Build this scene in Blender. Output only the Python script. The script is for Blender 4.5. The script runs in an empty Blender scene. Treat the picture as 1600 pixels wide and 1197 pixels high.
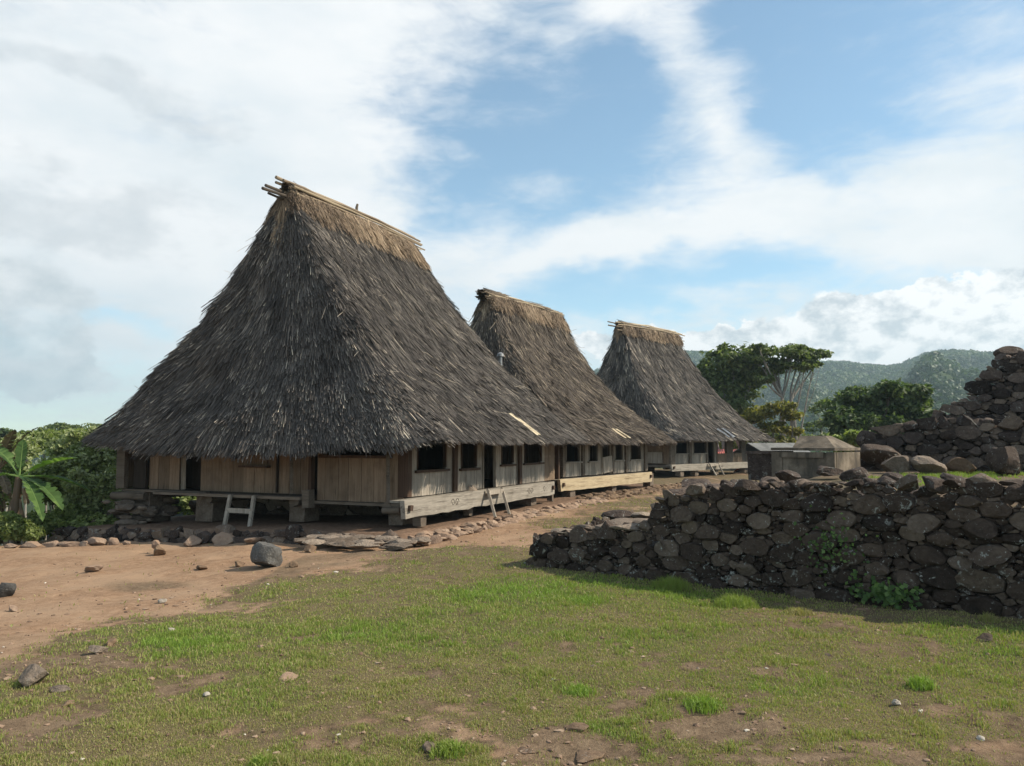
import bpy, math, random
import numpy as np
from math import radians, sin, cos, pi, atan2, sqrt
from mathutils import Vector, Matrix

# ------------------------------------------------------------------ camera
F = 1209.0; PITCH = math.atan(92.0 / F); EYE = 1.6
sc = bpy.context.scene
cam_d = bpy.data.cameras.new('camera'); cam = bpy.data.objects.new('camera', cam_d)
sc.collection.objects.link(cam); sc.camera = cam
cam.location = (0, 0, EYE); cam.rotation_euler = (pi / 2 + PITCH, 0, 0)
cam_d.sensor_width = 36; cam_d.lens = 36 * F / 1600; cam_d.clip_end = 20000; cam_d.clip_start = 0.05

# ------------------------------------------------------------------ light
SUN_AZ = radians(95)      # clockwise from +Y towards +X
SUN_EL = radians(41)
SUN_STRENGTH = 5.0
SKY_STRENGTH = 0.15
sc.view_settings.view_transform = 'Standard'; sc.view_settings.look = 'None'
sc.view_settings.gamma = 1; sc.view_settings.exposure = 0.42
sun_d = bpy.data.lights.new('sun', 'SUN'); sun_d.energy = SUN_STRENGTH; sun_d.angle = radians(0.6)
sun_d.color = (1.0, 0.90, 0.74)
sun = bpy.data.objects.new('sun', sun_d); sc.collection.objects.link(sun)
sdir = Vector((sin(SUN_AZ) * cos(SUN_EL), cos(SUN_AZ) * cos(SUN_EL), sin(SUN_EL)))
sun.rotation_euler = sdir.to_track_quat('Z', 'Y').to_euler(); sun.location = sdir * 60

def ray(px, py):
    x, y, z = (px - 800) / F, 1.0, -(py - 598.5) / F
    c, s = cos(PITCH), sin(PITCH)
    return np.array([x, y * c - z * s, y * s + z * c])
def at(px, py, Y):                       # the point on that sight line at distance Y
    r = ray(px, py); return np.array([0, 0, EYE]) + r * (Y / r[1])
def gnd(px, py, z=0.0):
    r = ray(px, py); return np.array([0, 0, EYE]) + r * ((z - EYE) / r[2])

# ------------------------------------------------------------------ world sky with procedural clouds
w = bpy.data.worlds.new('World'); sc.world = w; w.use_nodes = True
nt = w.node_tree; nt.nodes.clear()
class G:
    def __init__(s, nt): s.nt = nt
    def n(s, t, **k):
        nd = s.nt.nodes.new(t)
        for a, b in k.items():
            if a == 'inp':
                for i, v in b.items():
                    if isinstance(v, bpy.types.NodeSocket): s.nt.links.new(v, nd.inputs[i])
                    else: nd.inputs[i].default_value = v
            else: setattr(nd, a, b)
        return nd
    def m(s, op, a, b=0.0, c=None, clamp=False):
        d = {0: a, 1: b}
        if c is not None: d[2] = c
        return s.n('ShaderNodeMath', operation=op, use_clamp=clamp, inp=d).outputs[0]
    def mix(s, f, a, b, mode='MIX'):
        nd = s.n('ShaderNodeMix', data_type='RGBA', blend_type=mode, inp={0: f, 6: a, 7: b}); return nd.outputs[2]
    def noise(s, vec, scale, detail=4, rough=0.55, dist=0.0, out=0):
        return s.n('ShaderNodeTexNoise', inp={'Vector': vec, 'Scale': scale, 'Detail': detail, 'Roughness': rough, 'Distortion': dist}).outputs[out]
    def ramp(s, f, stops, interp='LINEAR'):
        nd = s.n('ShaderNodeValToRGB', inp={0: f}); cr = nd.color_ramp; cr.interpolation = interp
        while len(cr.elements) < len(stops): cr.elements.new(0.5)
        for e, (p, c) in zip(cr.elements, stops):
            e.position = p; e.color = c if len(c) == 4 else (*c, 1)
        return nd.outputs[0]
    def mapr(s, f, a, b, c=0.0, d=1.0, kind='SMOOTHSTEP'):
        return s.n('ShaderNodeMapRange', interpolation_type=kind, inp={0: f, 1: a, 2: b, 3: c, 4: d}).outputs[0]
    def mapping(s, vec, loc=(0, 0, 0), rot=(0, 0, 0), scale=(1, 1, 1), kind='POINT'):
        return s.n('ShaderNodeMapping', vector_type=kind, inp={'Vector': vec, 'Location': loc, 'Rotation': rot, 'Scale': scale}).outputs[0]
g = G(nt)
sky = g.n('ShaderNodeTexSky', sky_type='NISHITA', sun_disc=False, sun_elevation=SUN_EL, sun_rotation=SUN_AZ,
          altitude=900, air_density=1.0, dust_density=0.6, ozone_density=2.0)
tc = g.n('ShaderNodeTexCoord').outputs['Generated']
sep = g.n('ShaderNodeSeparateXYZ', inp={0: tc})
az = g.m('ARCTAN2', sep.outputs[0], sep.outputs[1]); el = g.m('ARCSINE', sep.outputs[2])
ae = g.n('ShaderNodeCombineXYZ', inp={0: az, 1: el, 2: 0.0}).outputs[0]
# wind-drawn warp of the cloud field
wn = g.noise(g.mapping(tc, scale=(3.0, 3.0, 6.0)), 1.0, 5, 0.55, 0.0, out=1)
wsub = g.n('ShaderNodeVectorMath', operation='SUBTRACT', inp={0: wn, 1: (0.5, 0.5, 0.5)}).outputs[0]
wsc = g.n('ShaderNodeVectorMath', operation='MULTIPLY', inp={0: wsub, 1: (0.50, 0.30, 0.0)}).outputs[0]
aew = g.n('ShaderNodeVectorMath', operation='ADD', inp={0: ae, 1: wsc}).outputs[0]
def blob(px, py, rx, ry, rot=0.0, vec=None):
    r = ray(px, py); r = r / np.linalg.norm(r)
    a0, e0 = atan2(r[0], r[1]), math.asin(r[2])
    mp = g.mapping(vec or aew, loc=(a0, e0, 0), rot=(0, 0, radians(rot)), scale=(rx / F, ry / F, 1), kind='TEXTURE')
    gr = g.n('ShaderNodeTexGradient', gradient_type='SPHERICAL', inp={0: mp}).outputs[1]
    return g.m('SMOOTH_MIN', gr, 0.62, 0.25)
def total(lst, vec=None):
    o = None
    for px, py, rx, ry, rot, k in lst:
        b = g.m('MULTIPLY', blob(px, py, rx, ry, rot, vec), k)
        o = b if o is None else g.m('ADD', o, b)
    return o
white = total([(250, 180, 560, 330, 0, 1.5), (520, 120, 210, 300, 8, 1.5), (250, 470, 640, 220, 0, 1.5), (740, 395, 340, 110, -8, 1.7),
               (820, 60, 330, 120, 0, .8), (980, 70, 260, 100, 0, 1.1), (1110, 190, 150, 130, -40, 1.0), (1060, 300, 190, 190, 20, 1.1),
               (1330, 385, 560, 100, 4, 1.5), (1560, 260, 420, 190, 20, .95), (1500, 120, 300, 130, 25, .35), (900, 560, 500, 90, 0, .9)])
blue = total([(790, 240, 300, 210, 0, 1.25), (640, 280, 160, 150, 0, .5), (1330, 90, 520, 220, 10, 1.2), (1080, 465, 360, 70, 4, 1.9), (130, 528, 260, 36, 2, 1.3)])
fb = g.noise(g.mapping(tc, rot=(0.3, 0.5, 0.2), scale=(2.2, 2.2, 6.5)), 1.6, 9, 0.62, 0.4)
fib = g.noise(g.mapping(tc, rot=(0.2, -0.5, 0.4), scale=(4, 1.2, 16)), 1.8, 8, 0.6, 0.5)
dens = g.m('SUBTRACT', white, blue)
dens = g.m('ADD', dens, g.m('MULTIPLY', g.m('SUBTRACT', fb, 0.5), 1.9))
dens = g.m('ADD', dens, g.m('MULTIPLY', g.m('SUBTRACT', fib, 0.5), 1.5))
dens = g.m('ADD', dens, g.m('MULTIPLY', g.m('SUBTRACT', g.noise(g.mapping(tc, rot=(.1, .6, .3), scale=(6, 3, 15)), 2.4, 8, .68, 1.2), 0.5), 0.9))
cirrus = g.mapr(dens, -0.62, 1.15, .05, 1.0)
cn = g.noise(g.mapping(tc, loc=(.02, 0, .03), scale=(9, 9, 14)), 2.2, 6, 0.6)
# sunlit cumulus low over the hills: sharper edge
cv = g.n('ShaderNodeVectorMath', operation='MULTIPLY', inp={0: g.n('ShaderNodeVectorMath', operation='SUBTRACT', inp={
    0: g.noise(g.mapping(tc, scale=(9, 9, 11)), 1.4, 7, 0.6, 0.0, out=1), 1: (0.5, 0.5, 0.5)}).outputs[0], 1: (0.13, 0.10, 0)}).outputs[0]
aec = g.n('ShaderNodeVectorMath', operation='ADD', inp={0: ae, 1: cv}).outputs[0]
cum = total([(1360, 560, 250, 118, 0, 1.5), (1560, 545, 260, 120, 0, 1.5), (1130, 565, 190, 55, 0, 1.3), (950, 545, 120, 40, 0, .8)], aec)
cumask = g.mapr(cum, 0.24, 0.36)
cgrey = total([(10, 490, 130, 110, 0, 1.3), (60, 545, 90, 70, 0, 1.0), (115, 600, 70, 30, 0, 1.1)], aec)
cgmask = g.m('MULTIPLY', g.mapr(cgrey, 0.2, 0.6), 0.8)
greyp = total([(210, 190, 190, 45, -4, 1.0), (120, 335, 230, 45, 4, 1.2), (40, 60, 160, 90, 0, .5), (300, 250, 120, 30, 0, .5)], aew)
greym = g.m('MULTIPLY', g.mapr(g.m('ADD', greyp, g.m('MULTIPLY', g.m('SUBTRACT', cn, .5), 1.2)), 0.1, 1.0), 0.5)
lum = g.noise(g.mapping(tc, scale=(3, 3, 7)), 1.5, 6, 0.55)
ccol = g.ramp(lum, [(0.30, (0.60, 0.655, 0.69)), (0.58, (0.74, 0.755, 0.765))])
ccol = g.mix(greym, ccol, (0.37, 0.42, 0.46, 1))
cucol = g.ramp(cn, [(0.40, (0.47, 0.52, 0.56)), (0.55, (0.86, 0.855, 0.85))])
bgs = g.n('ShaderNodeBackground', inp={0: g.mix(1.0, sky.outputs[0], (.92, 1.05, 0.94, 1), 'MULTIPLY'), 1: SKY_STRENGTH})
bgc = g.n('ShaderNodeBackground', inp={0: ccol, 1: g.mapr(sep.outputs[1], -.1, -.7, 1.0, 1.25)})   # unseen cloud behind the viewer, brightened as added fill light
bgu = g.n('ShaderNodeBackground', inp={0: cucol, 1: 1.0})
bgg = g.n('ShaderNodeBackground', inp={0: g.ramp(cn, [(.35, (.44, .49, .52)), (.65, (.68, .70, .71))]), 1: 1.0})
m1 = g.n('ShaderNodeMixShader', inp={0: cirrus, 1: bgs.outputs[0], 2: bgc.outputs[0]})
m2 = g.n('ShaderNodeMixShader', inp={0: cgmask, 1: m1.outputs[0], 2: bgg.outputs[0]})
m3 = g.n('ShaderNodeMixShader', inp={0: cumask, 1: m2.outputs[0], 2: bgu.outputs[0]})
nt.links.new(m3.outputs[0], g.n('ShaderNodeOutputWorld').inputs[0])

# ------------------------------------------------------------------ helpers
def tag(o, label=None, cat=None, group=None, kind=None):
    if label: o['label'] = label
    if cat: o['category'] = cat
    if group: o['group'] = group
    if kind: o['kind'] = kind
    return o
def empty(name, loc=(0, 0, 0), rz=0.0, **k):
    o = bpy.data.objects.new(name, None); sc.collection.objects.link(o)
    o.location = loc; o.rotation_euler = (0, 0, rz); o.empty_display_size = 0.3
    return tag(o, **k)
class MB:
    """collects polygons with a per-vertex tint; build() makes ONE mesh object"""
    def __init__(s): s.v = []; s.f = []; s.t = []; s.n = 0
    def add(s, v, f, t=0.5):
        v = np.asarray(v, float).reshape(-1, 3); k = len(v)
        s.v.append(v); s.f.append((np.asarray(f) + s.n)); s.t.append(np.broadcast_to(np.asarray(t, float), (k,)).copy()); s.n += k
        return s
    def box(s, c, d, rz=0.0, t=0.5, jit=0.0, rot=None):
        h = np.array(d) / 2.0
        v = np.array([[x, y, z] for x in (-1, 1) for y in (-1, 1) for z in (-1, 1)], float) * h
        if jit: v += RN.uniform(-jit, jit, v.shape)
        if rot is not None: v = v @ np.array(rot).T
        if rz:
            c_, s_ = cos(rz), sin(rz); v = np.stack([v[:, 0] * c_ - v[:, 1] * s_, v[:, 0] * s_ + v[:, 1] * c_, v[:, 2]], 1)
        return s.add(v + np.array(c), [[0, 1, 3, 2], [4, 6, 7, 5], [0, 4, 5, 1], [2, 3, 7, 6], [0, 2, 6, 4], [1, 5, 7, 3]], t)
    def beam(s, a, b, wd, ht, t=0.5, up=(0, 0, 1)):
        a = np.array(a, float); b = np.array(b, float); d = b - a; L = np.linalg.norm(d); d /= L
        sd = np.cross(d, up); sd /= np.linalg.norm(sd); u2 = np.cross(sd, d)
        return s.box((a + b) / 2, (L, wd, ht), t=t, rot=np.stack([d, sd, u2], 1))
    def tube(s, pts, rad, n=8, t=0.5, cap=True):
        pts = np.array(pts, float); k = len(pts); rad = np.broadcast_to(np.asarray(rad, float), (k,))
        tg = np.gradient(pts, axis=0); tg /= np.linalg.norm(tg, axis=1)[:, None] + 1e-9
        ref = np.array([0, 0, 1.0]) if abs(tg[0][2]) < .8 else np.array([1.0, 0, 0])
        V = []
        for i in range(k):
            a = np.cross(tg[i], ref); a /= np.linalg.norm(a) + 1e-9; b = np.cross(tg[i], a)
            an = np.arange(n) * 2 * pi / n
            V.append(pts[i] + rad[i] * (np.cos(an)[:, None] * a + np.sin(an)[:, None] * b))
        V = np.concatenate(V); f = []
        for i in range(k - 1):
            for j in range(n):
                f.append([i * n + j, i * n + (j + 1) % n, (i + 1) * n + (j + 1) % n, (i + 1) * n + j])
        s.add(V, f, t)
        if cap:
            for ring in (0, k - 1):
                c = V[ring * n:(ring + 1) * n]; s.add(np.vstack([c, c.mean(0)]), [[j, (j + 1) % n, n, n] for j in range(n)], t)
        return s
    def build(s, name, mat, parent=None, smooth=None, loc=(0, 0, 0)):
        V = np.concatenate(s.v); T = np.concatenate(s.t)
        fs = [np.atleast_2d(x) for x in s.f]; tri = [x for x in fs if x.shape[1] == 3]; q = [x for x in fs if x.shape[1] == 4]
        loops = []; tot = []
        for arr in tri: loops.append(arr.ravel()); tot.append(np.full(len(arr), 3))
        for arr in q:
            dg = arr[:, 2] == arr[:, 3]
            a, b = arr[~dg], arr[dg][:, :3]
            loops.append(a.ravel()); tot.append(np.full(len(a), 4))
            if len(b): loops.append(b.ravel()); tot.append(np.full(len(b), 3))
        loops = np.concatenate(loops); tot = np.concatenate(tot); st = np.concatenate([[0], np.cumsum(tot)[:-1]])
        me = bpy.data.meshes.new(name)
        me.vertices.add(len(V)); me.vertices.foreach_set('co', (V - np.array(loc)).ravel())
        me.loops.add(len(loops)); me.loops.foreach_set('vertex_index', loops.astype(np.int32))
        me.polygons.add(len(tot)); me.polygons.foreach_set('loop_start', st.astype(np.int32)); me.polygons.foreach_set('loop_total', tot.astype(np.int32))
        me.update(calc_edges=True)
        at_ = me.attributes.new('tint', 'FLOAT', 'POINT'); at_.data.foreach_set('value', T.astype(np.float32))
        me.polygons.foreach_set('use_smooth', np.full(len(tot), smooth is not None))
        if smooth is not None:
            if smooth > 0: me.set_sharp_from_angle(angle=radians(smooth))
        me.materials.append(mat)
        o = bpy.data.objects.new(name, me); sc.collection.objects.link(o); o.location = loc
        if parent: o.parent = parent
        return o
RN = np.random.default_rng(7)

def _h(ix, iy, iz, seed):
    n = (ix.astype(np.int64) * 374761393 + iy.astype(np.int64) * 668265263 + iz.astype(np.int64) * 2147483647 + seed * 1274126177) & 0xffffffff
    n = ((n ^ (n >> 13)) * 1274126177) & 0xffffffff
    n = (n ^ (n >> 16)) & 0xffffffff
    return n / 4294967295.0
def vn(p, seed=0):
    p = np.asarray(p, float)
    if p.shape[-1] == 2: p = np.concatenate([p, np.zeros(p.shape[:-1] + (1,))], -1)
    i = np.floor(p).astype(np.int64); f = p - i; f = f * f * (3 - 2 * f); r = 0
    for a in (0, 1):
        for b in (0, 1):
            for c in (0, 1):
                wgt = (f[..., 0] if a else 1 - f[..., 0]) * (f[..., 1] if b else 1 - f[..., 1]) * (f[..., 2] if c else 1 - f[..., 2])
                r = r + wgt * _h(i[..., 0] + a, i[..., 1] + b, i[..., 2] + c, seed)
    return r
def fbm(p, oct=4, seed=0, gain=.5):
    p = np.asarray(p, float); a = 1.0; s = 0; t = 0
    for o in range(oct):
        s = s + a * (vn(p * 2 ** o + 17.3 * o, seed + o) - .5); t += a; a *= gain
    return s / t * 2
def sst(x, a, b):
    t = np.clip((x - a) / (b - a), 0, 1); return t * t * (3 - 2 * t)

# ------------------------------------------------------------------ materials
def mat(name, fn, rough=0.85, spec=0.25):
    m = bpy.data.materials.new(name); m.use_nodes = True; t = m.node_tree; t.nodes.clear(); gg = G(t)
    out = gg.n('ShaderNodeOutputMaterial'); p = gg.n('ShaderNodeBsdfPrincipled', inp={'Roughness': rough, 'Specular IOR Level': spec})
    t.links.new(p.outputs[0], out.inputs[0]); fn(gg, p); return m
def setc(gg, p, c): gg.nt.links.new(c, p.inputs['Base Color'])
def bump(gg, p, h, strength, dist):
    b = gg.n('ShaderNodeBump', inp={'Height': h, 'Strength': strength, 'Distance': dist}); gg.nt.links.new(b.outputs[0], p.inputs['Normal'])
def ocoord(gg): return gg.n('ShaderNodeTexCoord').outputs['Object']
def tint(gg, nm='tint'): return gg.n('ShaderNodeAttribute', attribute_name=nm).outputs['Fac']

def thatch_mat(name, stops, amount=0.5):
    def fn(gg, p):
        co = ocoord(gg); t = tint(gg)
        n = gg.noise(co, 1.3, 4); f = gg.m('ADD', t, gg.m('MULTIPLY', gg.m('SUBTRACT', n, .5), amount))
        setc(gg, p, gg.ramp(f, stops))
    return mat(name, fn, 0.8, 0.3)
M = {}
M['thatch'] = thatch_mat('thatch', [(0.0, (.025, .021, .019)), (.32, (.072, .062, .055)), (.6, (.145, .125, .108)), (.8, (.29, .245, .20)), (1.0, (.54, .46, .35))], .3)
M['thatch_brown'] = thatch_mat('thatch_brown', [(0.0, (.028, .023, .020)), (.35, (.085, .068, .055)), (.65, (.17, .135, .105)), (.85, (.30, .24, .175)), (1.0, (.48, .39, .28))], .35)
M['straw'] = thatch_mat('straw', [(0.0, (.08, .055, .038)), (.4, (.18, .13, .088)), (.7, (.32, .23, .15)), (1.0, (.52, .40, .27))], .5)
M['bamboo'] = thatch_mat('bamboo', [(0.0, (.05, .04, .032)), (.5, (.22, .165, .11)), (1.0, (.5, .41, .28))], .4)
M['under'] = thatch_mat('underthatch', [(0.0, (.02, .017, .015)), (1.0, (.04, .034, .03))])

def wood_mat(name, c0, c1, c2, axis='z', stain=.5):
    def fn(gg, p):
        co = ocoord(gg); sca = {'z': (1, 1, .06), 'x': (.05, 1, 1), 'y': (1, .05, 1)}[axis]
        t = tint(gg)
        off = gg.n('ShaderNodeCombineXYZ', inp={0: gg.m('MULTIPLY', t, 9.0), 1: gg.m('MULTIPLY', t, 5.0), 2: gg.m('MULTIPLY', t, 3.0)}).outputs[0]
        v = gg.n('ShaderNodeVectorMath', operation='ADD', inp={0: gg.mapping(co, scale=sca), 1: off}).outputs[0]
        n = gg.noise(v, 38, 6, .65, 1.2); n2 = gg.noise(v, 7, 4, .6, .5); n3 = gg.noise(co, 2.6, 5, .6)
        c = gg.ramp(n, [(.25, c0), (.55, c1), (.8, c2)])
        c = gg.mix(gg.mapr(n3, .45, .75, 0, stain), c, (c0[0] * .7, c0[1] * .65, c0[2] * .6, 1))
        c = gg.mix(gg.mapr(n2, .3, .7, .0, .4), c, (c2[0], c2[1], c2[2], 1))
        st = gg.noise(gg.mapping(v, scale=(6, 6, 6 if axis == 'z' else 6)), 2.2, 5, .7, 1.5); c = gg.mix(gg.mapr(st, .54, .68, 0, .6), c, (c0[0] * .45, c0[1] * .42, c0[2] * .4, 1))
        k = gg.mapr(t, 0, 1, .55, 1.25, 'LINEAR')
        c = gg.mix(1.0, c, gg.n('ShaderNodeCombineXYZ', inp={0: k, 1: k, 2: k}).outputs[0], 'MULTIPLY')
        setc(gg, p, c); bump(gg, p, n, .45, .006)
    return mat(name, fn, .8, .2)
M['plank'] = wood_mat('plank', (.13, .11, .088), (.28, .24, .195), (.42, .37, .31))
M['plank_brown'] = wood_mat('plank_brown', (.095, .066, .045), (.21, .148, .10), (.31, .23, .16), stain=.7)  # brown boards, colour darkened further to carry the gable's shade
M['post'] = wood_mat('post', (.035, .022, .015), (.075, .045, .03), (.12, .075, .05))
M['beam'] = wood_mat('beam', (.12, .105, .085), (.27, .24, .20), (.40, .365, .31), 'x', .5)
M['beam_yellow'] = wood_mat('beam_yellow', (.22, .165, .10), (.42, .33, .21), (.54, .45, .31), 'x', .4)
M['log'] = wood_mat('log', (.06, .048, .036), (.14, .11, .085), (.22, .18, .14), 'y')
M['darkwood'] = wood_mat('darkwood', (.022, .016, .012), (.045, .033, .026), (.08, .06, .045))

def stone_mat(name, ramp_, lichen=.0, soil=None, b=.6):
    def fn(gg, p):
        co = ocoord(gg); t = tint(gg)
        n = gg.noise(co, 5, 8, .65); n2 = gg.noise(co, 24, 6, .7)
        f = gg.m('ADD', gg.m('MULTIPLY', n, .55), gg.m('MULTIPLY', t, .55))
        f = gg.m('ADD', f, gg.m('MULTIPLY', gg.m('SUBTRACT', n2, .5), .5))
        c = gg.ramp(f, ramp_)
        if lichen:
            l = gg.noise(co, 11, 7, .75, .8); lm = gg.mapr(l, .57, .64); big = gg.mapr(gg.noise(co, 1.6, 2), .42, .58)
            c = gg.mix(gg.m('MULTIPLY', gg.m('MULTIPLY', lm, big), lichen), c, (.30, .31, .28, 1))
            l2 = gg.mapr(gg.noise(gg.mapping(co, loc=(3, 1, 2)), 20, 5, .75), .62, .67)
            c = gg.mix(gg.m('MULTIPLY', l2, lichen * .9), c, (.42, .42, .39, 1))
        if soil:
            geo = gg.n('ShaderNodeNewGeometry'); s_ = gg.n('ShaderNodeSeparateXYZ', inp={0: geo.outputs['Normal']}).outputs[2]
            c = gg.mix(gg.m('MULTIPLY', gg.mapr(gg.m('ADD', s_, gg.m('MULTIPLY', n, .5)), .6, 1.2), .75), c, (*soil, 1))
        setc(gg, p, c)
        v = gg.n('ShaderNodeTexVoronoi', inp={'Vector': co, 'Scale': 30}).outputs[0]
        bump(gg, p, gg.m('ADD', n2, gg.m('ADD', gg.m('MULTIPLY', n, 1.5), gg.m('MULTIPLY', v, .3))), b, .03)
    return mat(name, fn, .9, .2)
M['stone_dark'] = stone_mat('stone_dark', [(.22, (.016, .011, .008)), (.45, (.044, .031, .024)), (.65, (.078, .056, .043)), (.9, (.15, .115, .088))], 1.0, b=.9)
M['stone_terrace'] = stone_mat('stone_terrace', [(.22, (.018, .013, .011)), (.45, (.048, .035, .029)), (.65, (.10, .074, .060)), (.9, (.2, .15, .11))], .7, b=.9)
M['stone_tan'] = stone_mat('stone_tan', [(.25, (.11, .075, .055)), (.5, (.22, .155, .115)), (.75, (.32, .24, .18)), (.95, (.42, .33, .26))], .0, soil=(.30, .20, .135))
M['stone_plinth'] = stone_mat('stone_plinth', [(.22, (.055, .040, .030)), (.45, (.125, .095, .072)), (.65, (.21, .165, .128)), (.9, (.33, .265, .205))], .25, b=.9)
M['stone_brown'] = stone_mat('stone_brown', [(.25, (.05, .033, .024)), (.5, (.13, .085, .055)), (.75, (.23, .155, .095)), (.95, (.33, .25, .16))], .25)
M['stone_grey'] = stone_mat('stone_grey', [(.25, (.030, .029, .028)), (.5, (.075, .072, .068)), (.75, (.135, .128, .118)), (.95, (.23, .21, .19))], .5, b=.9)
M['stone_pale'] = stone_mat('stone_pale', [(.25, (.18, .15, .12)), (.5, (.32, .28, .235)), (.95, (.52, .48, .42))], .0)

def concrete(gg, p):
    co = ocoord(gg); n = gg.noise(co, 3.2, 8, .65); n2 = gg.noise(co, 30, 5, .7); n3 = gg.noise(gg.mapping(co, scale=(1, 1, .25)), 6, 5, .6)
    c = gg.ramp(n, [(.3, (.07, .06, .048)), (.5, (.135, .108, .08)), (.7, (.25, .205, .155))])
    c = gg.mix(gg.mapr(n3, .5, .68, 0, .75), c, (.055, .047, .038, 1)); c = gg.mix(gg.mapr(n2, .62, .7, 0, .5), c, (.4, .38, .33, 1))
    setc(gg, p, c); bump(gg, p, gg.m('ADD', n, gg.m('MULTIPLY', n2, .4)), .5, .02)
M['concrete'] = mat('weathered_concrete', concrete, .92, .2)

def leaf_mat(name, stops, trans=.35):
    m = bpy.data.materials.new(name); m.use_nodes = True; t = m.node_tree; t.nodes.clear(); gg = G(t)
    out = gg.n('ShaderNodeOutputMaterial'); tt = tint(gg); c = gg.ramp(tt, stops)
    p = gg.n('ShaderNodeBsdfPrincipled', inp={'Base Color': c, 'Roughness': .55, 'Specular IOR Level': .35})
    tr = gg.n('ShaderNodeBsdfTranslucent', inp={0: gg.mix(1.0, c, (1.5, 1.7, .7, 1), 'MULTIPLY')})
    mx = gg.n('ShaderNodeMixShader', inp={0: trans, 1: p.outputs[0], 2: tr.outputs[0]}); t.links.new(mx.outputs[0], out.inputs[0]); return m
M['leaf_dark'] = leaf_mat('leaf_dark', [(0, (.022, .036, .014)), (.6, (.062, .095, .034)), (1, (.17, .215, .085))])
M['leaf_mid'] = leaf_mat('leaf_mid', [(0, (.035, .052, .018)), (.6, (.10, .13, .045)), (1, (.24, .27, .11))])
M['leaf_bush'] = leaf_mat('leaf_bush', [(0, (.05, .068, .02)), (.5, (.145, .185, .055)), (1, (.30, .33, .13))])
M['leaf_pale'] = leaf_mat('leaf_pale', [(0, (.08, .095, .04)), (.5, (.20, .235, .10)), (1, (.38, .41, .23))])  # leaf colour lightened to stand in for sun on the left shrubs
M['leaf_yellow'] = leaf_mat('leaf_yellow', [(0, (.05, .055, .012)), (.5, (.14, .135, .03)), (1, (.30, .25, .06))])
M['banana'] = leaf_mat('banana_leaf', [(0, (.030, .055, .014)), (.6, (.065, .125, .03)), (1, (.17, .26, .08))], .4)
M['deadleaf'] = leaf_mat('dead_leaf', [(0, (.06, .04, .025)), (1, (.22, .16, .10))], .2)
M['grass'] = leaf_mat('grass_blades', [(0, (.36, .29, .155)), (.25, (.27, .24, .10)), (.45, (.21, .235, .06)), (.75, (.185, .255, .048)), (1, (.20, .30, .052))], .3)
M['bark'] = wood_mat('bark', (.10, .085, .07), (.24, .21, .18), (.40, .37, .32))
M['bark_dark'] = wood_mat('bark_dark', (.03, .024, .018), (.07, .055, .04), (.12, .1, .08))
M['forest'] = leaf_mat('forest_leaves', [(0, (.022, .040, .014)), (.6, (.052, .085, .030)), (1, (.10, .14, .05))], .2)
# ------------------------------------------------------------------ terrain
HO = np.array([-1.87, 14.1]); HA = radians(90 - 24.7)
hu = np.array([cos(HA), sin(HA)]); hv = np.array([-sin(HA), cos(HA)])
def smax0(x, k): return np.where(x > 0, x, 0.0)
def ground_z(x, y):
    x = np.asarray(x, float); y = np.asarray(y, float)
    hy = (x - HO[0]) * hv[0] + (y - HO[1]) * hv[1]
    z = 0.045 * np.minimum(np.maximum(x, -14), 0) * sst(y, 3, 11)
    d = np.minimum(hy - 7.9, y - 15.0)
    z = z - 3.4 * sst(d, 0, 6) - 5.0 * sst(d, 10, 60)
    z = z - 4.0 * sst(np.hypot(x, y), 48, 90)
    near = 1 - sst(np.hypot(x, y - 10), 18, 40)
    z = z + near * (1.0 - .0) * (0.035 * fbm(np.stack([x, y], -1) * .7, 3, 3) + 0.032 * fbm(np.stack([x, y], -1) * 2.7, 4, 5))
    return z
# patches of earth / lush / dry, measured on the ground plane: centre, half-sizes, turn
def patch(px, py, rx, ry, rot=0.0):
    c = gnd(px, py); a = gnd(px + rx, py); b = gnd(px, py - ry); b2 = gnd(px, py + ry)
    return (c[0], c[1], abs(a[0] - c[0]), max(.12, abs(b[1] - b2[1]) / 2), radians(rot))
bare = [(patch(620, 1140, 190, 48), 1.0), (patch(480, 985, 45, 12), .9), (patch(260, 1062, 60, 18), .9), (patch(60, 1130, 110, 55), 1.0),
        (patch(880, 1175, 170, 38), 1.3), (patch(1170, 1140, 140, 40), 1.0), (patch(1330, 1192, 400, 26), 1.1), (patch(1180, 1040, 190, 30), .55),
        (patch(1310, 960, 200, 20), .8), (patch(560, 1010, 60, 14), .5), (patch(700, 1060, 100, 20), .5), (patch(790, 838, 90, 20), .9), (patch(700, 870, 90, 12), .4),
        (patch(1420, 1010, 120, 18), .55), (patch(820, 890, 60, 10), .35), (patch(150, 1090, 130, 30), .6), (patch(880, 1020, 140, 22), .35), (patch(1500, 1110, 100, 24), .5), (patch(1000, 1095, 90, 22), .6), (patch(450, 1130, 130, 26), .6), (patch(330, 935, 130, 16), .9), (patch(130, 1035, 110, 26), .8), (patch(640, 1085, 90, 16), .5), (patch(1220, 985, 120, 14), .5)]
lush = [(patch(850, 925, 260, 26), .8), (patch(560, 985, 150, 26), .7), (patch(280, 1000, 110, 22), .8), (patch(1050, 925, 120, 30), .6), (patch(400, 1090, 90, 24), .5),
        (patch(990, 990, 300, 40), .35), (patch(1400, 1060, 200, 50), .4), (patch(1250, 1090, 160, 40), .5), (patch(1560, 1010, 100, 40), .5), (patch(950, 1150, 70, 25), .6), (patch(690, 1170, 60, 12), .5), (patch(240, 1180, 70, 14), .4)]
def ell(x, y, p):
    cx, cy, a, b, r = p; c, s = cos(r), sin(r); dx, dy = x - cx, y - cy
    return np.exp(-(((dx * c + dy * s) / a) ** 2 + ((-dx * s + dy * c) / b) ** 2))
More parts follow.
